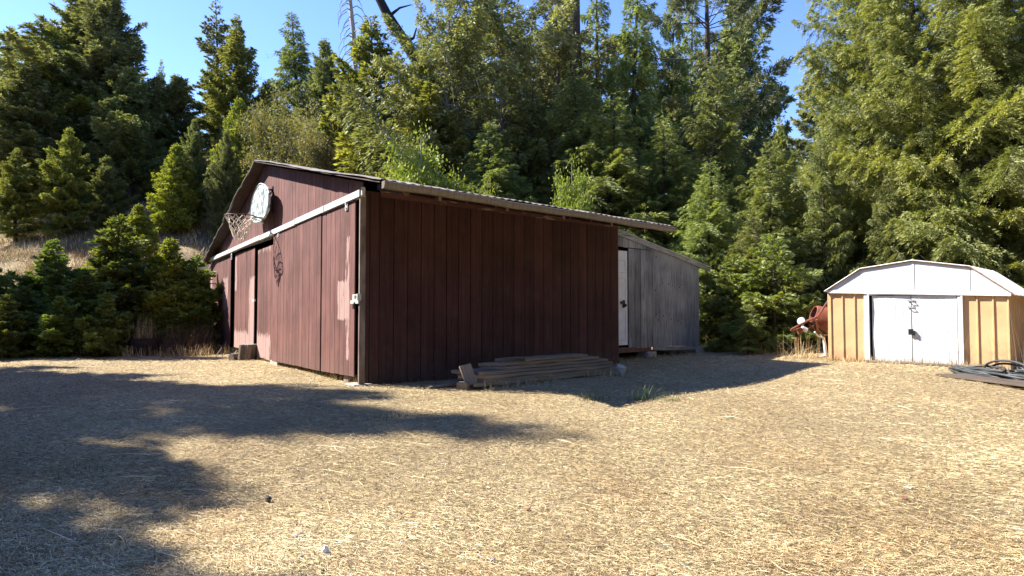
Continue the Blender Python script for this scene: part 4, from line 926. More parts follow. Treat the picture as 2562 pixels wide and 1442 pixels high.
def conifer(name, H, R, N, nb, seed, mat, bark, t0=.08, el=(-8, 38), droop=.10, upt=.06, spray=.34, ls=.14, lw=.3, thick=.06, rag=.35, prof='fir', twa=52, hang=.15, bend=.01, bare=.12, lean=(0, 0), tintb=.45, clump=1.0, deadn=0, dj=.34, trunkr=None):
    rng = np.random.default_rng(seed)
    tt = np.sort(t0 + (1 - t0) * rng.random(nb) ** .92); tp = (tt - t0) / (1 - t0)
    if prof == 'fir': pr = (1 - tp) ** .82 * (0.55 + .45 * np.clip(tp * 6, 0, 1)) + .02
    elif prof == 'cedar': pr = (1 - tp ** 1.5) ** .85 * (0.7 + .3 * np.clip(tp * 4, 0, 1)) + .02
    elif prof == 'cone': pr = (1 - tp) ** .72 * (0.75 + .25 * np.clip(tp * 5, 0, 1)) + .03
    elif prof == 'open': pr = (1 - tp ** 2.2) ** .8 * (0.55 + .45 * np.clip(tp * 3, 0, 1)) + .05
    az = np.arange(nb) * 2.39996 + rng.normal(0, .35, nb)
    lob = 1 + rag * (.5 * np.sin(az * 2 + tt * 11 + seed) + .5 * np.sin(az * 3 - tt * 23 + seed * 2)) 
    L = R * pr * rng.uniform(1 - rag, 1.08, nb) * lob; L = np.maximum(L, .06 * R)
    e = np.radians(el[0] + (el[1] - el[0]) * tp + rng.normal(0, 7, nb))
    h = np.stack([np.cos(az), np.sin(az), 0 * az], -1); sd = np.stack([-np.sin(az), np.cos(az), 0 * az], -1)
    bx = lambda z: np.stack([bend * H * np.sin(z / H * 5 + seed) + lean[0] * z, bend * H * np.cos(z / H * 4 + seed) * .7 + lean[1] * z, z], -1)
    B0 = bx(tt * H)
    def curve(i, s):
        r = L[i] * s * np.cos(e[i]); z = L[i] * s * np.sin(e[i]) - droop * L[i] * s ** 2 * 1.6 + upt * L[i] * s ** 4 * 2
        return B0[i] + h[i] * r[:, None] + np.stack([0 * z, 0 * z, z], -1)
    pb = L ** (1.75) ; pb /= pb.sum(); bi = rng.choice(nb, N, p=pb)
    s = bare + (1 - bare) * rng.random(N) ** .80
    nt = np.maximum(4, (L[bi] / (.13 * clump))).astype(int); sq = np.clip((np.floor(s * nt) + .5 + rng.normal(0, .08, N)) / nt, 0, 1.0)
    side = np.where(rng.random(N) < .5, -1, 1)
    c0 = curve(bi, sq); c1 = curve(bi, np.minimum(sq + .02, 1.03)); T = nrm(c1 - c0)
    tl = spray * L[bi] * np.clip(1.02 - sq, 0, 1) ** .7 * (.55 + .45 * np.sin(np.clip(sq * 3.2, 0, 1.57))) + .06 * np.sqrt(R)
    # every twig keeps one random angle, so leaves line up along it
    key = (bi * 997 + (sq * nt).astype(int) * 31 + side * 7); hsh = ((key * 2654435761) % 65536) / 65536.0; hs2 = ((key * 40503 + 977) % 65536) / 65536.0
    an = np.radians(twa + (hsh - .5) * 40); up3 = np.array([0, 0, 1.0])
    TW = nrm(T * np.cos(an)[:, None] + sd[bi] * (side * np.sin(an))[:, None] + up3 * ((hs2 - .5) * .7 * (thick * 8))[:, None])
    u = rng.random(N) ** .85
    P = c0 + TW * (u * tl)[:, None]; P[:, 2] -= hang * u * u * tl
    P += rng.normal(0, thick * .22, (N, 3)) * np.minimum(1, L[bi] / 1.0)[:, None]
    D = nrm(TW + rng.normal(0, dj, (N, 3)) + np.stack([0 * u, 0 * u, -hang * u * 1.2], -1))
    l = ls * rng.uniform(.6, 1.35, N); w = l * lw * rng.uniform(.7, 1.3, N)
    brt = rng.normal(0, .13, nb)[bi]
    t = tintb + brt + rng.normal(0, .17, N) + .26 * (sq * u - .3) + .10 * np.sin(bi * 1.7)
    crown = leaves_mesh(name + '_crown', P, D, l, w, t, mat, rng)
    # trunk and limbs
    tr_ = trunkr or (H * .012 + .02); zz = np.linspace(-.15, 1, 16) * H
    paths = [bx(zz)]; rads = [np.maximum(.012, tr_ * (1 - np.clip(zz / H, 0, 1)) ** .8 * (1 + .5 * np.exp(-np.clip(zz, 0, 9) * 2.2)))]
    V0, F0 = tubes_np(paths, rads, 9); P2 = []; R2 = []
    for i in range(nb):
        ss = np.linspace(0, .92, 6); p = curve(np.full(6, i), ss); P2.append(p); R2.append(np.maximum(.004, (.010 * L[i] + .005) * (1 - ss * .85)))
    for k in range(deadn):   # dead bare limbs
        z = rng.uniform(.05, .75) * H; a = rng.uniform(0, 6.28); Lk = R * rng.uniform(.3, .9); ss = np.linspace(0, 1, 8)
        wob = rng.normal(0, .05, (8, 3)) * Lk * ss[:, None]; p = bx(np.array([z]))[0] + np.stack([np.cos(a) * ss * Lk, np.sin(a) * ss * Lk, Lk * (rng.uniform(-.2, .5) * ss - .35 * ss ** 2)], -1) + wob
        P2.append(p); R2.append(.022 * (1 - ss * .8) * min(1, Lk))
        for q in range(4):
            j = rng.integers(2, 7); d = nrm(rng.normal(size=3)); s5 = np.linspace(0, 1, 4); P2.append(p[j] + d * (s5 * Lk * .35)[:, None]); R2.append(.010 * (1 - s5 * .8))
    V1, F1 = tubes_np(P2, R2, 3)
    tm = mesh_np(name + '_trunk', np.concatenate([V0, V1]), np.concatenate([F0, F1 + len(V0)])); tm.materials.append(bark); tm.polygons.foreach_set('use_smooth', [True] * len(tm.polygons))
    return dict(H=H, crown=crown, trunk=tm, limbs=None)
def leafy(name, H, R, N, seed, mat, bark, ls=.12, lw=.6, nbr=28, cl=.22, t0=.25, tintb=.5, up_=.8, stems=1):
    rng = np.random.default_rng(seed); P2 = []; R2 = []; ends = []
    for q in range(stems):
        b0 = np.array([rng.normal(0, .15), rng.normal(0, .15), 0]) * (stems > 1)
        for i in range(nbr // stems):
            z = H * rng.uniform(t0, .80); a = rng.uniform(0, 6.28); Lk = R * rng.uniform(.55, 1.0) * (1 - .55 * (z / H) ** 2); ss = np.linspace(0, 1, 6)
            p = b0 + np.array([0, 0, z]) + np.stack([np.cos(a) * ss * Lk, np.sin(a) * ss * Lk, Lk * up_ * ss ** 1.4], -1) + rng.normal(0, .04, (6, 3)) * Lk
            p[:, 2] = np.minimum(p[:, 2], H); P2.append(p); R2.append(.018 * H / 4 * (1 - ss * .8)); 
            for j in range(2, 6): ends.append((p[j], .6 + .4 * j / 5))
            for k in range(3):
                j = rng.integers(2, 6); d = nrm(rng.normal(size=3) + [0, 0, .5]); s5 = np.linspace(0, 1, 4); pp = p[j] + d * (s5 * Lk * .4)[:, None]; P2.append(pp); R2.append(.007 * (1 - s5 * .7)); ends.append((pp[-1], 1)); ends.append((pp[2], 1))
        P2.append(b0 + np.stack([0 * np.linspace(0, 1, 8), .03 * np.sin(np.linspace(0, 6, 8)), np.linspace(-.1, .95, 8) * H], -1)); R2.append(.02 * H * (1 - np.linspace(0, 1, 8) * .85) / max(1, stems * .7)); ends.append((b0 + np.array([0, 0, H * .95]), 1))
    E = np.array([x[0] for x in ends]); wt = np.array([x[1] for x in ends]); bi = rng.choice(len(E), N, p=wt / wt.sum())
    P = E[bi] + rng.normal(0, cl, (N, 3)) * np.array([1, 1, .8]); out = P - np.array([0, 0, H * .5]); D = nrm(nrm(out) * .7 + rng.normal(0, .7, (N, 3)) + [0, 0, -.15])
    l = ls * rng.uniform(.6, 1.3, N); t = tintb + rng.normal(0, .12, len(E))[bi] + rng.normal(0, .12, N)
    crown = leaves_mesh(name + '_crown', P, D, l, l * lw, t, mat, rng); V1, F1 = tubes_np(P2, R2, 4); tm = mesh_np(name + '_trunk', V1, F1); tm.materials.append(bark)
    return dict(H=H, crown=crown, trunk=tm, limbs=None)

M_bk = simple('conifer_bark', (0.075, 0.055, 0.042), (0.035, 0.028, 0.023), .95, 14, bump=.6, stretch=(2, 2, .5)); M_bkg = simple('grey_dead_wood', (0.34, 0.31, 0.28), (0.16, 0.14, 0.12), .9, 14, bump=.4, stretch=(2, 2, .4))
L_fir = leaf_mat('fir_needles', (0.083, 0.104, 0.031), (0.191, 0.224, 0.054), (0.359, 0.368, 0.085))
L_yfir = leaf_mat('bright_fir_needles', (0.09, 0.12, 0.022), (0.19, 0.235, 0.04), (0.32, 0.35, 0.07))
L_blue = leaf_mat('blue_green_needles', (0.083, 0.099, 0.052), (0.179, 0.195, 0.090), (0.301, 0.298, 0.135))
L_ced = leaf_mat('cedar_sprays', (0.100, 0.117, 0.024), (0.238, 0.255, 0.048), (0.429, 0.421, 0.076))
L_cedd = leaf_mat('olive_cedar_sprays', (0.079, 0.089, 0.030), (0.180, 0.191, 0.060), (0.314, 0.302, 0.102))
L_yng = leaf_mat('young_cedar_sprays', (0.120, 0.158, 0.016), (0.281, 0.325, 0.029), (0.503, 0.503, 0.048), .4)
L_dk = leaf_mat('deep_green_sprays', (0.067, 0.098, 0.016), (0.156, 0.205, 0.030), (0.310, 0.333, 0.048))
L_map = leaf_mat('bright_broad_leaves', (0.103, 0.152, 0.013), (0.246, 0.294, 0.031), (0.397, 0.391, 0.063), .45, .05)
L_oak = leaf_mat('olive_oak_leaves', (0.100, 0.096, 0.026), (0.201, 0.183, 0.053), (0.335, 0.279, 0.092))
Q = 1.0
def NN(n): return int(n * Q)
PR = {}
PR['firA'] = conifer('fir', 16, 3.3, NN(90000), 240, 1, L_blue, M_bk, ls=.22, lw=.26, droop=.06)
PR['firB'] = conifer('fir', 18, 3.0, NN(130000), 260, 2, L_fir, M_bk, ls=.22, lw=.15, dj=.24, droop=.16, el=(-10, 45), hang=.8, deadn=14)
PR['firS'] = conifer('fir', 20, 4.2, NN(70000), 120, 21, L_blue, M_bk, ls=.24, lw=.3, droop=.02, el=(-16, 30), rag=.5, spray=.26, thick=.10, clump=1.6)
PR['firN'] = conifer('fir', 9, 2.7, NN(150000), 210, 3, L_fir, M_bk, t0=.02, ls=.125, lw=.15, dj=.22, droop=.12, el=(-6, 42), hang=.5, spray=.42, tintb=.55, thick=.08)
PR['firN2'] = conifer('fir', 12, 2.9, NN(150000), 230, 33, L_fir, M_bk, t0=.03, ls=.15, lw=.15, dj=.22, rag=.55, droop=.14, el=(-8, 40), hang=.6, spray=.40, tintb=.48, thick=.09)
PR['cedA'] = conifer('cedar', 16, 3.4, NN(110000), 260, 4, L_cedd, M_bk, ls=.20, lw=.34, droop=-.05, el=(5, 50), prof='cedar', spray=.34, thick=.22, rag=.45, hang=.35)
PR['cedB'] = conifer('cedar', 15, 3.0, NN(100000), 230, 5, L_ced, M_bk, ls=.19, lw=.34, droop=.02, el=(0, 48), prof='cedar', spray=.36, thick=.16, rag=.5, hang=.4, deadn=16)
PR['cedN'] = conifer('cedar', 17, 3.9, NN(320000), 360, 6, L_ced, M_bk, t0=.03, ls=.13, lw=.18, droop=.10, el=(-6, 45), prof='cedar', spray=.36, thick=.16, rag=.55, dj=.34, hang=.55, clump=1.7, deadn=30, tintb=.42)
PR['cedO'] = conifer('cedar', 15, 3.6, NN(75000), 150, 61, L_cedd, M_bkg, t0=.12, ls=.16, lw=.30, droop=.04, el=(-4, 50), prof='open', spray=.30, thick=.26, rag=.6, hang=.7, deadn=80, tintb=.62, clump=1.5)
PR['young'] = conifer('young_cedar', 4.4, 1.25, NN(60000), 200, 7, L_yng, M_bk, t0=.03, ls=.08, lw=.42, droop=-.12, el=(12, 62), prof='cone', spray=.40, thick=.14, rag=.14, hang=.05)
PR['young2'] = conifer('young_cedar', 3.2, 1.15, NN(55000), 130, 8, L_dk, M_bk, t0=.02, ls=.085, lw=.36, droop=-.06, el=(2, 60), prof='fir', spray=.42, thick=.16, rag=.55, hang=.15, deadn=5)
PR['bough'] = conifer('fir', 2.4, 1.5, NN(42000), 60, 34, L_yfir, M_bk, t0=.02, ls=.095, lw=.17, dj=.2, droop=.10, el=(-2, 40), hang=.25, spray=.45, tintb=.6, thick=.07, trunkr=.04)
PR['pine'] = conifer('pine', 20, 4.0, NN(60000), 75, 9, L_blue, M_bk, t0=.30, ls=.19, lw=.22, droop=.02, upt=.12, el=(-10, 30), prof='open', spray=.30, thick=.34, rag=.5, bare=.45, deadn=24, clump=2.2, tintb=.35, trunkr=.30)
PR['leaf'] = leafy('broadleaf', 5.0, 1.5, NN(15000), 10, L_map, M_bkg, ls=.10, lw=.62, cl=.20)
PR['oak'] = leafy('oak', 7.0, 3.2, NN(42000), 11, L_oak, M_bkg, ls=.11, lw=.6, nbr=60, cl=.26)
PR['bush'] = leafy('bush', 1.6, 1.0, NN(9000), 12, L_dk, M_bkg, ls=.07, lw=.5, nbr=40, cl=.12, t0=.02, stems=4)

protos_used = set()
def place(kind, name, px, topy, d, wf, label, group=None, cat='tree', rz=None, base=None, H=None, tilt=0):
    p = PR[kind]; x = on_y(px, 700, d).x; z0 = g1(x, d) - .05
    if H is None: H = on_y(px, topy, d).z - z0
    s = H / p['H']; r = empty(name, (x, d, z0), label, cat, group, random.uniform(0, 6.28) if rz is None else rz)
    r.scale = (s * wf, s * wf, s)
    if tilt: r.rotation_euler = (0, tilt, 0)
    for k in ('trunk', 'limbs', 'crown'):
        if p[k] is None: continue
        o = bpy.data.objects.new({'limbs': 'branches'}.get(k, k), p[k]); link(o, r)
    return r
LG_ = 'conifers on the wooded slope at left'; CG = 'conifers behind the barn'; RG = 'conifers behind the metal shed'; FG = 'far conifers filling the forest'
T = [
 # left slope
 ('firA', 12, 66, 52, .8, 'slim far fir at the left edge of the picture, dark against the sky', LG_),
 ('firA', 62, 106, 56, .8, 'short-topped far fir right of the leftmost one', LG_),
 ('cedA', 205, -44, 36, 1.75, 'tallest dark cedar at left, its top cut by the picture edge', LG_),
 ('cedA', 268, -36, 35, 1.30, 'dark twin-topped cedar just right of the tallest left cedar', LG_),
 ('cedB', 118, 75, 34, 1.9, 'shoulder cedar left of the tallest one, olive green', LG_),
 ('cedA', 52, 162, 31, 1.9, 'lower cedar near the left edge below the far firs', LG_),
 ('cedA', 318, 170, 33, 1.6, 'rounded dark cedar right of the twin-topped cedar', LG_),
 ('firA', 393, 150, 60, .55, 'thin pale fir tip far behind, left of the tall sparse fir', LG_),
 ('cedA', 432, 190, 37, 1.7, 'dark cedar in the gap below the thin pale fir tip', LG_),
 ('firS', 533, -8, 44, 1.1, 'tall sparse fir with level tiered branches against the sky', LG_),
 ('cedB', 580, 44, 39, 1.2, 'dense pointed cedar close right of the tall sparse fir', LG_),
 ('firB', 728, 30, 42, 1.7, 'pale broad fir with spiky leader above the barn ridge', LG_),
 ('cedA', 806, 102, 37, 1.15, 'rounded narrow cedar right of the pale broad fir', LG_),
 ('cedA', 660, 205, 40, 1.5, 'dark cedar filling between the pointed cedar and the pale fir', LG_),
 ('young', 590, 252, 31, .95, 'small yellow-tipped cedar below the pointed cedar', LG_),
 ('cedA', 480, 300, 29, 1.0, 'shaded cedar behind the bright cone-shaped young cedar', LG_),
 ('cedA', 560, 330, 28, .8, 'shaded dark cedar left of the barn roof peak', LG_),
 ('oak', 705, 300, 29, .70, 'broad olive evergreen oak just above the barn ridge', LG_),
 ('oak', 815, 352, 27, .62, 'lower olive oak right of the barn ridge', LG_),
 ('cedB', 160, 322, 27.5, 1.45, 'mid-green cedar with bright left side in the middle of the slope', LG_),
 ('cedB', 32, 372, 27, 1.45, 'bright cedar at the left edge in the middle of the slope', LG_),
 ('cedA', 262, 392, 28.5, 1.4, 'darker cedar between the mid-green cedar and the cone-shaped one', LG_),
 ('young', 434, 366, 28, 1.2, 'bright yellow-green cone-shaped young cedar on the slope', 'young cedars on the slope'),
 ('young', 345, 515, 24, 1.45, 'smaller yellow-green cedar at the left foot of the cone-shaped one', 'young cedars on the slope'),
 ('young2', 292, 548, 17.6, 1.45, 'large deep green young cedar in front, between planter and slope', 'young cedars on the slope'),
 ('young', 428, 602, 17.8, 1.35, 'yellow-green young cedar above the dry brush', 'young cedars on the slope'),
 ('young2', 490, 645, 17.8, 1.3, 'green young cedar touching the barn left corner', 'young cedars on the slope'),
 ('young2', 130, 605, 18.4, 1.4, 'green young cedar among the shaded bushes at left', 'young cedars on the slope'),
 ('young2', 212, 680, 16.2, 1.7, 'dark broad young cedar at the front of the bank', 'young cedars on the slope'),
 ('young2', 62, 720, 15.9, 1.8, 'dark shaded young cedar near the left edge', 'young cedars on the slope'),
 ('young2', -20, 660, 16.0, 1.2, 'dark young cedar cut by the left edge', 'young cedars on the slope'),
 ('young2', 150, 745, 15.3, 1.5, 'low dark cedar bush on the lawn edge at left', 'young cedars on the slope'),
 ('young2', 20, 740, 15.0, 1.6, 'low dark cedar bush in the lower left corner of the bank', 'young cedars on the slope'),
 ('young2', 268, 735, 15.6, 1.35, 'low dark cedar bush left of the planter', 'young cedars on the slope'),
 # behind the barn
 ('cedB', 930, 50, 27, 1.35, 'yellow-green cedar left of the leaning dark trunk', CG),
 ('cedA', 872, 185, 29, 1.0, 'narrow cedar under the dead bare snag', CG),
 ('cedO', 1120, -60, 25, 1.1, 'ragged old cedar full of grey dead twigs behind the barn', CG),
 ('cedO', 1250, -90, 27, 1.1, 'second ragged cedar with pale dead limbs, upper centre', CG),
 ('cedO', 1395, -20, 29, 1.0, 'thin-crowned yellowish cedar around the dark trunk, upper centre', CG),
 ('cedB', 1060, 150, 24, 1.3, 'yellow-green cedar low behind the middle of the barn roof', CG),
 ('firN2', 1330, 190, 25, 1.3, 'dark fir with spiky top low behind the barn roof', CG),
 ('firN2', 1440, 165, 24.5, 1.35, 'broad green fir above the barn roof, left of the straight grey trunk', CG),
 ('firN', 1225, 300, 22.5, 1.3, 'small dark fir directly behind the gutter', CG),
 ('firN', 1530, 240, 23, 1.3, 'green fir with drooping tips behind the roof end', CG),
 ('firB', 1595, -130, 27, .95, 'tall straight fir, its grey trunk showing through, upper right of centre', CG),
 ('firB', 1500, -100, 32, 1.0, 'tall fir left of the straight grey trunk, top beyond the picture', CG),
 ('firB', 1690, -60, 31, .80, 'tall fir between the grey trunk and the dark pine', CG),
 ('pine', 1772, -190, 30, 1.05, 'tall dark pine with open branches and bare trunk against the gap of sky', CG),
 ('firN2', 1800, 135, 24, 1.05, 'pointed fir in front of the tall dark pine', CG),
 ('firN', 1660, 290, 22.5, 1.25, 'full green fir above the end of the barn roof', CG),
 ('firN', 1775, 400, 19.5, 1.25, 'full bright fir with long low branches behind the grey lean-to', CG),
 ('firN', 1925, 350, 20.5, 1.2, 'bright fir right of the lean-to with level sprays', CG),
 ('firN', 1880, 540, 17.8, 1.45, 'low spreading bright fir between lean-to and mixer', CG),
 # right
 ('bough', 1870, 765, 15.4, 1.0, 'low bright yellow-green fir boughs right of the grey lean-to', CG),
 ('bough', 1835, 640, 17.2, .9, 'young bright fir behind the low boughs right of the lean-to', CG),
 ('bough', 1935, 590, 16.6, 1.0, 'young bright fir with upswept boughs left of the mixer', CG),
 ('cedB', 1960, 300, 27, .7, 'thin fir at the bottom of the gap of sky', RG),
 ('cedN', 2155, -250, 20.5, .82, 'great cedar at the right edge of the sky gap', RG),
 ('cedN', 2300, -330, 18.5, .95, 'great cedar above the metal shed roof', RG),
 ('cedN', 2480, -330, 17.0, .95, 'bright yellow-green great cedar at upper right', RG),
 ('cedN', 2640, -300, 17.5, .95, 'great cedar cut by the right edge', RG),
 ('firN2', 2060, 330, 19, .85, 'dark fir between the low spreading fir and the great cedars', RG),
 ('firN2', 2230, 420, 17.5, 1.0, 'shaded fir just above the peak of the metal shed', RG),
 ('firN2', 2420, 430, 16.5, 1.0, 'shaded fir behind the right half of the metal shed', RG),
]
for t_ in T: place(t_[0], 'oak_tree' if t_[0] == 'oak' else 'conifer_tree', t_[1], t_[2], t_[3], t_[4], t_[5], t_[6])
# deeper forest rows close the wood behind
r5 = random.Random(3); seenl = {}
def behind(px, what):
    near = min((t for t in T if t[3] < 33), key=lambda t: abs(t[1] - px) + (4 if t[5] in seenl else 0) * 12)
    seenl[near[5]] = 1; return ' '.join((what + ' behind the ' + near[5]).split()[:16])
for i in range(34):
    px = 900 + i * 52 + r5.uniform(-15, 15)
    if 1870 < px < 2010: continue
    d = r5.choice((34, 38, 43, 48)); top = r5.uniform(-20, 190) if px > 1080 else r5.uniform(150, 260); k_ = r5.choice(('cedA', 'firA', 'firB'))
    place(k_, 'conifer_tree', px, top, d, r5.uniform(.8, 1.05), behind(px, 'distant ' + ('cedar' if k_ == 'cedA' else 'fir')), FG)
for i in range(14):
    px = -60 + i * 68 + r5.uniform(-15, 15); k_ = r5.choice(('cedA', 'firA')); place(k_, 'conifer_tree', px, r5.uniform(300, 390), r5.choice((33, 36, 40)), 1.1, behind(px, 'dim ' + ('cedar' if k_ == 'cedA' else 'fir')), FG)
for i in range(16):
    px = 1000 + i * 105 + r5.uniform(-20, 20); place('firN2', 'conifer_tree', px, r5.uniform(380, 480), r5.uniform(23, 27), 1.2, behind(px, 'shaded low fir'), 'shaded conifers deep in the wood')
# unseen conifers beside and behind the camera, added to cut the sky light
for k in range(30):
    a = math.radians(-78 + k * 7.6 + r5.uniform(-2, 2)); rr_ = r5.uniform(15, 24) + (8 if k > 22 else 0); x = rr_ * math.cos(a) + 3; y = rr_ * math.sin(a) - 3
    x, y = (x, y) if k < 12 else (x, y)
    ang = math.radians(38 - k * 8.0); x = 3 + rr_ * math.cos(ang); y = 1 + rr_ * math.sin(ang)
    if k == 0: x, y = 17.5, 13.5
    kd = r5.choice(('cedA', 'firB', 'cedB', 'firA')); s = r5.uniform(.95, 1.3); r = empty('conifer_tree', (x, y, g1(x, y) - .05), (('tall fir', 'cedar')[kd.startswith('ced')] + ' on the edge of the clearing ' + ('right of the camera' if k < 9 else 'behind the camera to the right' if k < 15 else 'straight behind the camera' if k < 18 else 'behind the camera to the left')), 'tree', 'unseen conifers added around the clearing', k * 1.7); r.scale = (s * 1.1, s * 1.1, s)
    for q_ in ('trunk', 'crown'): link(bpy.data.objects.new(q_, PR[kd][q_]), r)
# broadleaf saplings
BG = 'bright broadleaf saplings behind the barn roof'
place('leaf', 'broadleaf_sapling', 1052, 312, 20.0, .68, 'largest yellow-green broadleaf sapling above the barn roof', BG, 'sapling')
place('leaf', 'broadleaf_sapling', 985, 425, 19.4, .7, 'low yellow-green sapling left of the largest one', BG, 'sapling')
place('leaf', 'broadleaf_sapling', 1135, 420, 19.6, .7, 'low yellow-green sapling right of the largest one', BG, 'sapling')
place('leaf', 'broadleaf_sapling', 1226, 440, 18.8, .35, 'tiny bright sprig just above the gutter', BG, 'sapling')
place('leaf', 'broadleaf_sapling', 1432, 385, 18.6, .40, 'upright bright sapling above the far half of the gutter', BG, 'sapling')
# leaning trunk, tall bare trunk, dead snag
def pole_tree(name, pts, r0, r1, mat, lab, limbs=(), cat='tree'):
    b = pts[0]; r = empty(name, tuple(b), lab, cat); n = len(pts); mb = MB(); mb.tube(pts, [r0 + (r1 - r0) * i / (n - 1) for i in range(n)], 10); mb.build('trunk', mat, r, smooth=True)
    for l, a in limbs: mb = MB(); mb.tube(l, a, 6); mb.build('branch', mat, r)
    return r
yy = 28.5
pole_tree('leaning_tree', [on_y(1130, 520, yy), on_y(1072, 250, yy), on_y(1040, 150, yy), on_y(1000, 85, yy), on_y(968, 35, yy), on_y(945, -10, yy), on_y(925, -60, yy)], .30, .17, simple('near_black_bark', (0.022, 0.018, 0.016), (0.012, 0.010, 0.010), .95, 10, bump=.5), 'dark leaning trunk crossing the sky gap above the barn',
  [([on_y(1018, 105, yy), on_y(1035, 95, yy), on_y(1042, 70, yy)], [.10, .06, .03]), ([on_y(975, 40, yy), on_y(1000, 20, yy), on_y(1030, 12, yy)], [.08, .05, .02]), ([on_y(1048, 170, yy - .1), on_y(1025, 116, yy - .3), on_y(1055, 98, yy - .5), on_y(1090, 92, yy - .7)], [.04, .04, .03, .015])])
pole_tree('tall_conifer', [on_y(1440, 560, 30), on_y(1441, 200, 30), on_y(1437, 90, 30), on_y(1436, -60, 30)], .36, .26, M_bk, 'straight dark trunk with a burl of foliage, upper centre',
  [([on_y(1436, 60, 30), on_y(1400, 50, 29.6), on_y(1370, 30, 29.4)], [.07, .04, .02]), ([on_y(1440, 230, 30), on_y(1470, 240, 29.6), on_y(1500, 250, 29.4)], [.08, .05, .02]), ([on_y(1437, 120, 30), on_y(1400, 118, 29.6), on_y(1380, 150, 29.4)], [.06, .04, .02])])
sy = 34; lb = []
for i in range(34):
    t = i / 34; y0 = -40 + 230 * t; sx_ = -1 if i % 3 else 1; L = (r5.uniform(22, 42)) * (.7 + .5 * t); x0 = 876 + 16 * t
    dd_ = r5.uniform(-1.2, 1.2)
    lb.append(([on_y(x0, y0, sy), on_y(x0 + sx_ * L * .35, y0 - 6, sy + dd_ * .4), on_y(x0 + sx_ * L * .75, y0 + 3, sy + dd_ * .8), on_y(x0 + sx_ * L, y0 + L * .6, sy + dd_), on_y(x0 + sx_ * L * .98, y0 + L * 1.0, sy + dd_)], [.035, .028, .022, .014, .008]))
pole_tree('dead_snag', [on_y(893, 420, sy), on_y(891, 200, sy), on_y(884, 80, sy), on_y(876, 0, sy), on_y(872, -60, sy)], .16, .08, M_bkg, 'dead bare snag with drooping leafless branches against the sky', lb)
# dry brush and weeds
def tuft(name, lab, cat, P, n, h, spread, mat, seed, group=None, w=.006, curl=.5, lo=0, hi=1, lean_=(0, 0)):
    r = np.random.default_rng(seed); b = np.array([P[0], P[1], 0]) + np.stack([r.normal(0, spread, n), r.normal(0, spread * .8, n), 0 * r.random(n)], -1); b[:, 2] = gz(b[:, 0], b[:, 1]) - .01
    a = r.random(n) * 6.283; hh = h * r.uniform(.35, 1.1, n); el = np.abs(r.normal(0, curl, n)); D = np.stack([np.cos(a) * el + lean_[0], np.sin(a) * el + lean_[1], 1 + 0 * a], -1); D = nrm(D); S_ = np.stack([-np.sin(a), np.cos(a), 0 * a], -1)
    k = 4; V = []
    for j in range(k + 1):
        s = j / k; c = b + D * (hh * s)[:, None] + np.stack([np.cos(a), np.sin(a), -.6 + 0 * a], -1) * (hh * el * .5 * s * s)[:, None]; ww = w * (1 - .85 * s); V += [c - S_ * ww * .5, c + S_ * ww * .5]
    v = np.stack(V, 1).reshape(-1, 3); i = np.arange(n)[:, None] * (2 * (k + 1)); f = np.concatenate([i + np.array([[2 * j, 2 * j + 1, 2 * j + 3, 2 * j + 2]]) for j in range(k)], 1).reshape(-1, 4)
    v = v - np.array(P)
    me = mesh_np(name, v, f, {'tint': np.repeat(np.clip(lo + (hi - lo) * r.random(n), 0, 1), 2 * (k + 1))}); me.materials.append(mat); o = bpy.data.objects.new(name, me); o.location = P; link(o); return tag(o, lab, cat, group)
M_brush = straw_mat('dead_brush', [(0, (0.05, 0.035, 0.025)), (.5, (0.15, 0.105, 0.075)), (1, (0.30, 0.23, 0.16))]); M_green = leaf_mat('green_grass', (0.05, 0.07, 0.02), (0.10, 0.14, 0.04), (0.22, 0.25, 0.09), .3)
def gp3(px, d): P = on_y(px, 800, d); return (P.x, d, g1(P.x, d))
for k, (px, d, h, sp) in enumerate(((425, 16.6, 1.0, .30), (465, 16.9, 1.15, .32), (505, 17.2, 1.1, .25), (395, 16.9, .8, .25))):
    tuft('dry_brush', ('tangled brown dead brush right of the planter', 'tall dead brush midway between planter and barn', 'dead brush against the barn left corner', 'low dead brush just behind the planter')[k], 'brush', gp3(px, d), 520, h * .85, sp, M_brush, 40 + k, 'dead brush left of the barn', w=.011, curl=.85)
o = tuft('dry_grass_clump', 'dry grass growing out of the half barrel planter', 'grass clump', (pc_.x, pc_.y, g1(pc_.x, pc_.y)), 170, .75, .12, M_straw, 51, w=.010, curl=.5, lo=.2, hi=.7); o.location.z += .33
for k, (px, py, h, n, lab) in enumerate(((1490, 1003, .20, 90, 'pale grass tuft at the shadow edge, nearest the plank stack'), (1602, 1002, .24, 80, 'green grass tuft at the shadow edge, tallest of three'), (1672, 1003, .15, 60, 'small green tuft at the right of the shadow edge'))):
    P = on_g(px, py); tuft('grass_tuft', lab, 'grass tuft', (P.x, P.y, g1(P.x, P.y)), n, h, .10, M_green, 60 + k, 'green tufts along the barn shadow', w=.007, curl=.55, lo=.3, hi=1)
for k, (px, py, h, n, lab) in enumerate(((215, 1180, .07, 200, 'dark green grass patch in the tree shadow at left'), (2085, 1326, .035, 60, 'tiny green sprout patch at lower right'), (960, 1045, .06, 260, 'green grass patch below the barn corner'), (1080, 1050, .05, 160, 'thin green grass patch right below the barn corner'))):
    P = on_g(px, py); tuft('grass_patch', lab, 'grass patch', (P.x, P.y, g1(P.x, P.y)), n, h, .16 if k != 1 else .05, M_green, 70 + k, None, w=.006, curl=.8, lo=0, hi=.7)
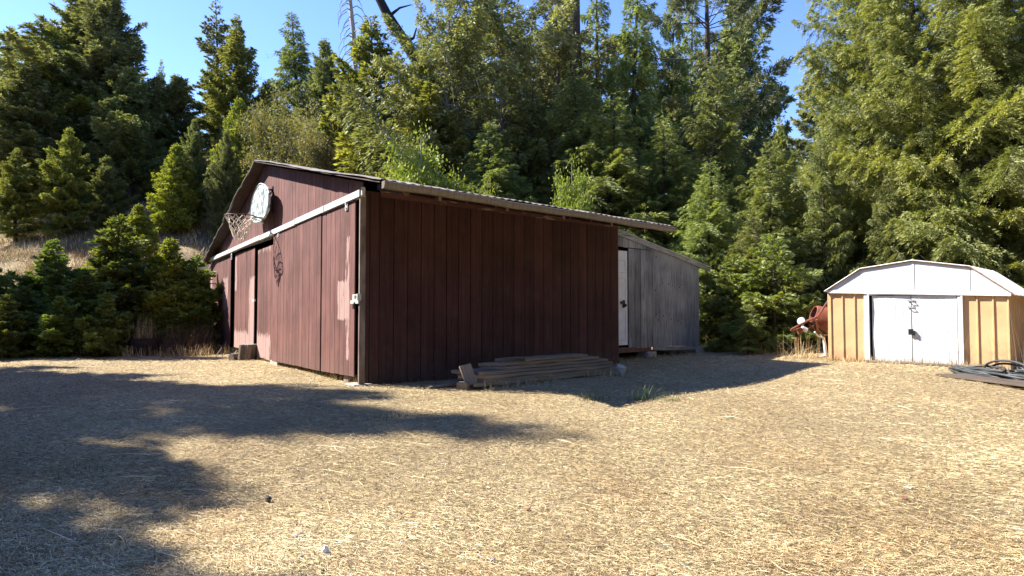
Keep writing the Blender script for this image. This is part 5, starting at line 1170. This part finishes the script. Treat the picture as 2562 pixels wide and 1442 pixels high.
for k, (px, d, h, lab) in enumerate(((1978, 14.0, .62, 'dry stalk weeds under the mixer handle'), (2000, 14.1, .75, 'tall dry weeds beside the rusty standpipe'), (2030, 14.3, .5, 'dry weeds below the mixer drum'), (1900, 15.6, .3, 'dry weeds at the foot of the low spreading fir'))):
    tuft('dry_weeds', lab, 'weeds', gp3(px, d), 34, h, .16, M_straw, 80 + k, 'dry weeds by the mixer', w=.008, curl=.5, lo=.15, hi=.8)
for k, (u, p, h) in enumerate(((upx(2300), .35, .55), (upx(2400), .30, .75), (upx(2440), .35, .9), (WL - .15, .25, 1.05), (WL + .1, .1, 1.2))):
    P = WF.w(u, 0, p); tuft('dry_weeds', ('thin dry stalks before the shed doors', 'thin dry stalks at the right door jamb', 'thin dry stalks before the right orange wall', 'tall dry stalks at the shed right corner', 'dry stalks beside the shaded shed wall')[k], 'weeds', (P.x, P.y, g1(P.x, P.y)), 7, h, .10, M_brush, 90 + k, 'dry stalks around the metal shed', w=.006, curl=.35, lo=.5, hi=1)
# off-frame conifers at left: they throw the shade across the lawn
for k, (x, y, H, wf, kd, lab) in enumerate(((-21.5, 12.2, 21.0, .9, 'cedB', 'cedar left of the lawn, nearest the barn'), (-15.5, 11.9, 12.0, .8, 'cedA', 'cedar at the back left of the lawn'), (-18.0, 8.9, 14.9, .9, 'cedB', 'cedar left of the foreground lawn'), (-14.0, 6.5, 12.6, .95, 'cedA', 'second cedar beside the foreground lawn'), (-9.6, 4.7, 7.4, 1.1, 'cedB', 'low wide cedar beside the foreground lawn'), (-20.5, 18.4, 12.6, .9, 'cedA', 'cedar on the slope left of the shaded bushes'), (-7.6, 3.0, 5.0, 1.1, 'cedA', 'small cedar at the near left of the lawn'), (-11.5, 7.6, 8.4, .95, 'cedB', 'bushy cedar midway along the left of the lawn'))):
    s = H / PR[kd]['H']; r = empty('conifer_tree', (x, y, g1(x, y) - .05), lab, 'tree', 'cedars shading the lawn from the left', k * 1.3); r.scale = (s * wf, s * wf, s)
    for q_ in ('trunk', 'crown'): link(bpy.data.objects.new(q_, PR[kd][q_]), r)

# straw litter over the lawn
foot = [[tuple(G.w(0, 0).xy), tuple(F.w(LS, 0).xy), tuple(Dp.xy), tuple(Bp.xy)], [tuple(WF.w(0, 0).xy), tuple(WF.w(WL, 0).xy), tuple(WF.w(WL, 0, -SD).xy), tuple(WF.w(0, 0, -SD).xy)]]
hill_grass(160000, 31, M_straw)
edge_grass([(tuple(F.w(0, 0, .02).xy), tuple(F.w(LS, 0, .02).xy))[::-1], (tuple(G.w(0, 0, .05).xy), tuple(G.w(LG, 0, .05).xy)), (tuple(WF.w(0, 0, .03).xy), tuple(WF.w(WL, 0, .03).xy)), (tuple(WF.w(0, 0, .03).xy), tuple(WF.w(WL, 0, .03).xy)), (tuple(K.w(0, 0, .1).xy), tuple(K.w(u3, 0, .1).xy)), (tuple((PO - pn * -.03).xy), tuple((PO + pe * 3 + pn * .03).xy))], 260, 44, M_straw)
o = make_straw('dry_grass', 820000, 2.3, 17, .018, .075, .0019, 5, .22, M_straw, avoid=foot); tag(o, 'short dry cut grass and straw covering the lawn', 'grass', kind='stuff')
o = make_straw('loose_straw', 1500, 2.3, 13, .14, .45, .0032, 6, .05, M_straw, lo=.66, hi=1.0, avoid=foot, curve=.5); tag(o, 'long pale straw stalks lying loose on the lawn', 'grass', kind='stuff')
o = make_straw('standing_stubble', 50000, 2.3, 18, .025, .07, .003, 8, .9, M_straw, lo=.1, hi=.8, avoid=foot); tag(o, 'upright dry stubble between the straw', 'grass', kind='stuff')
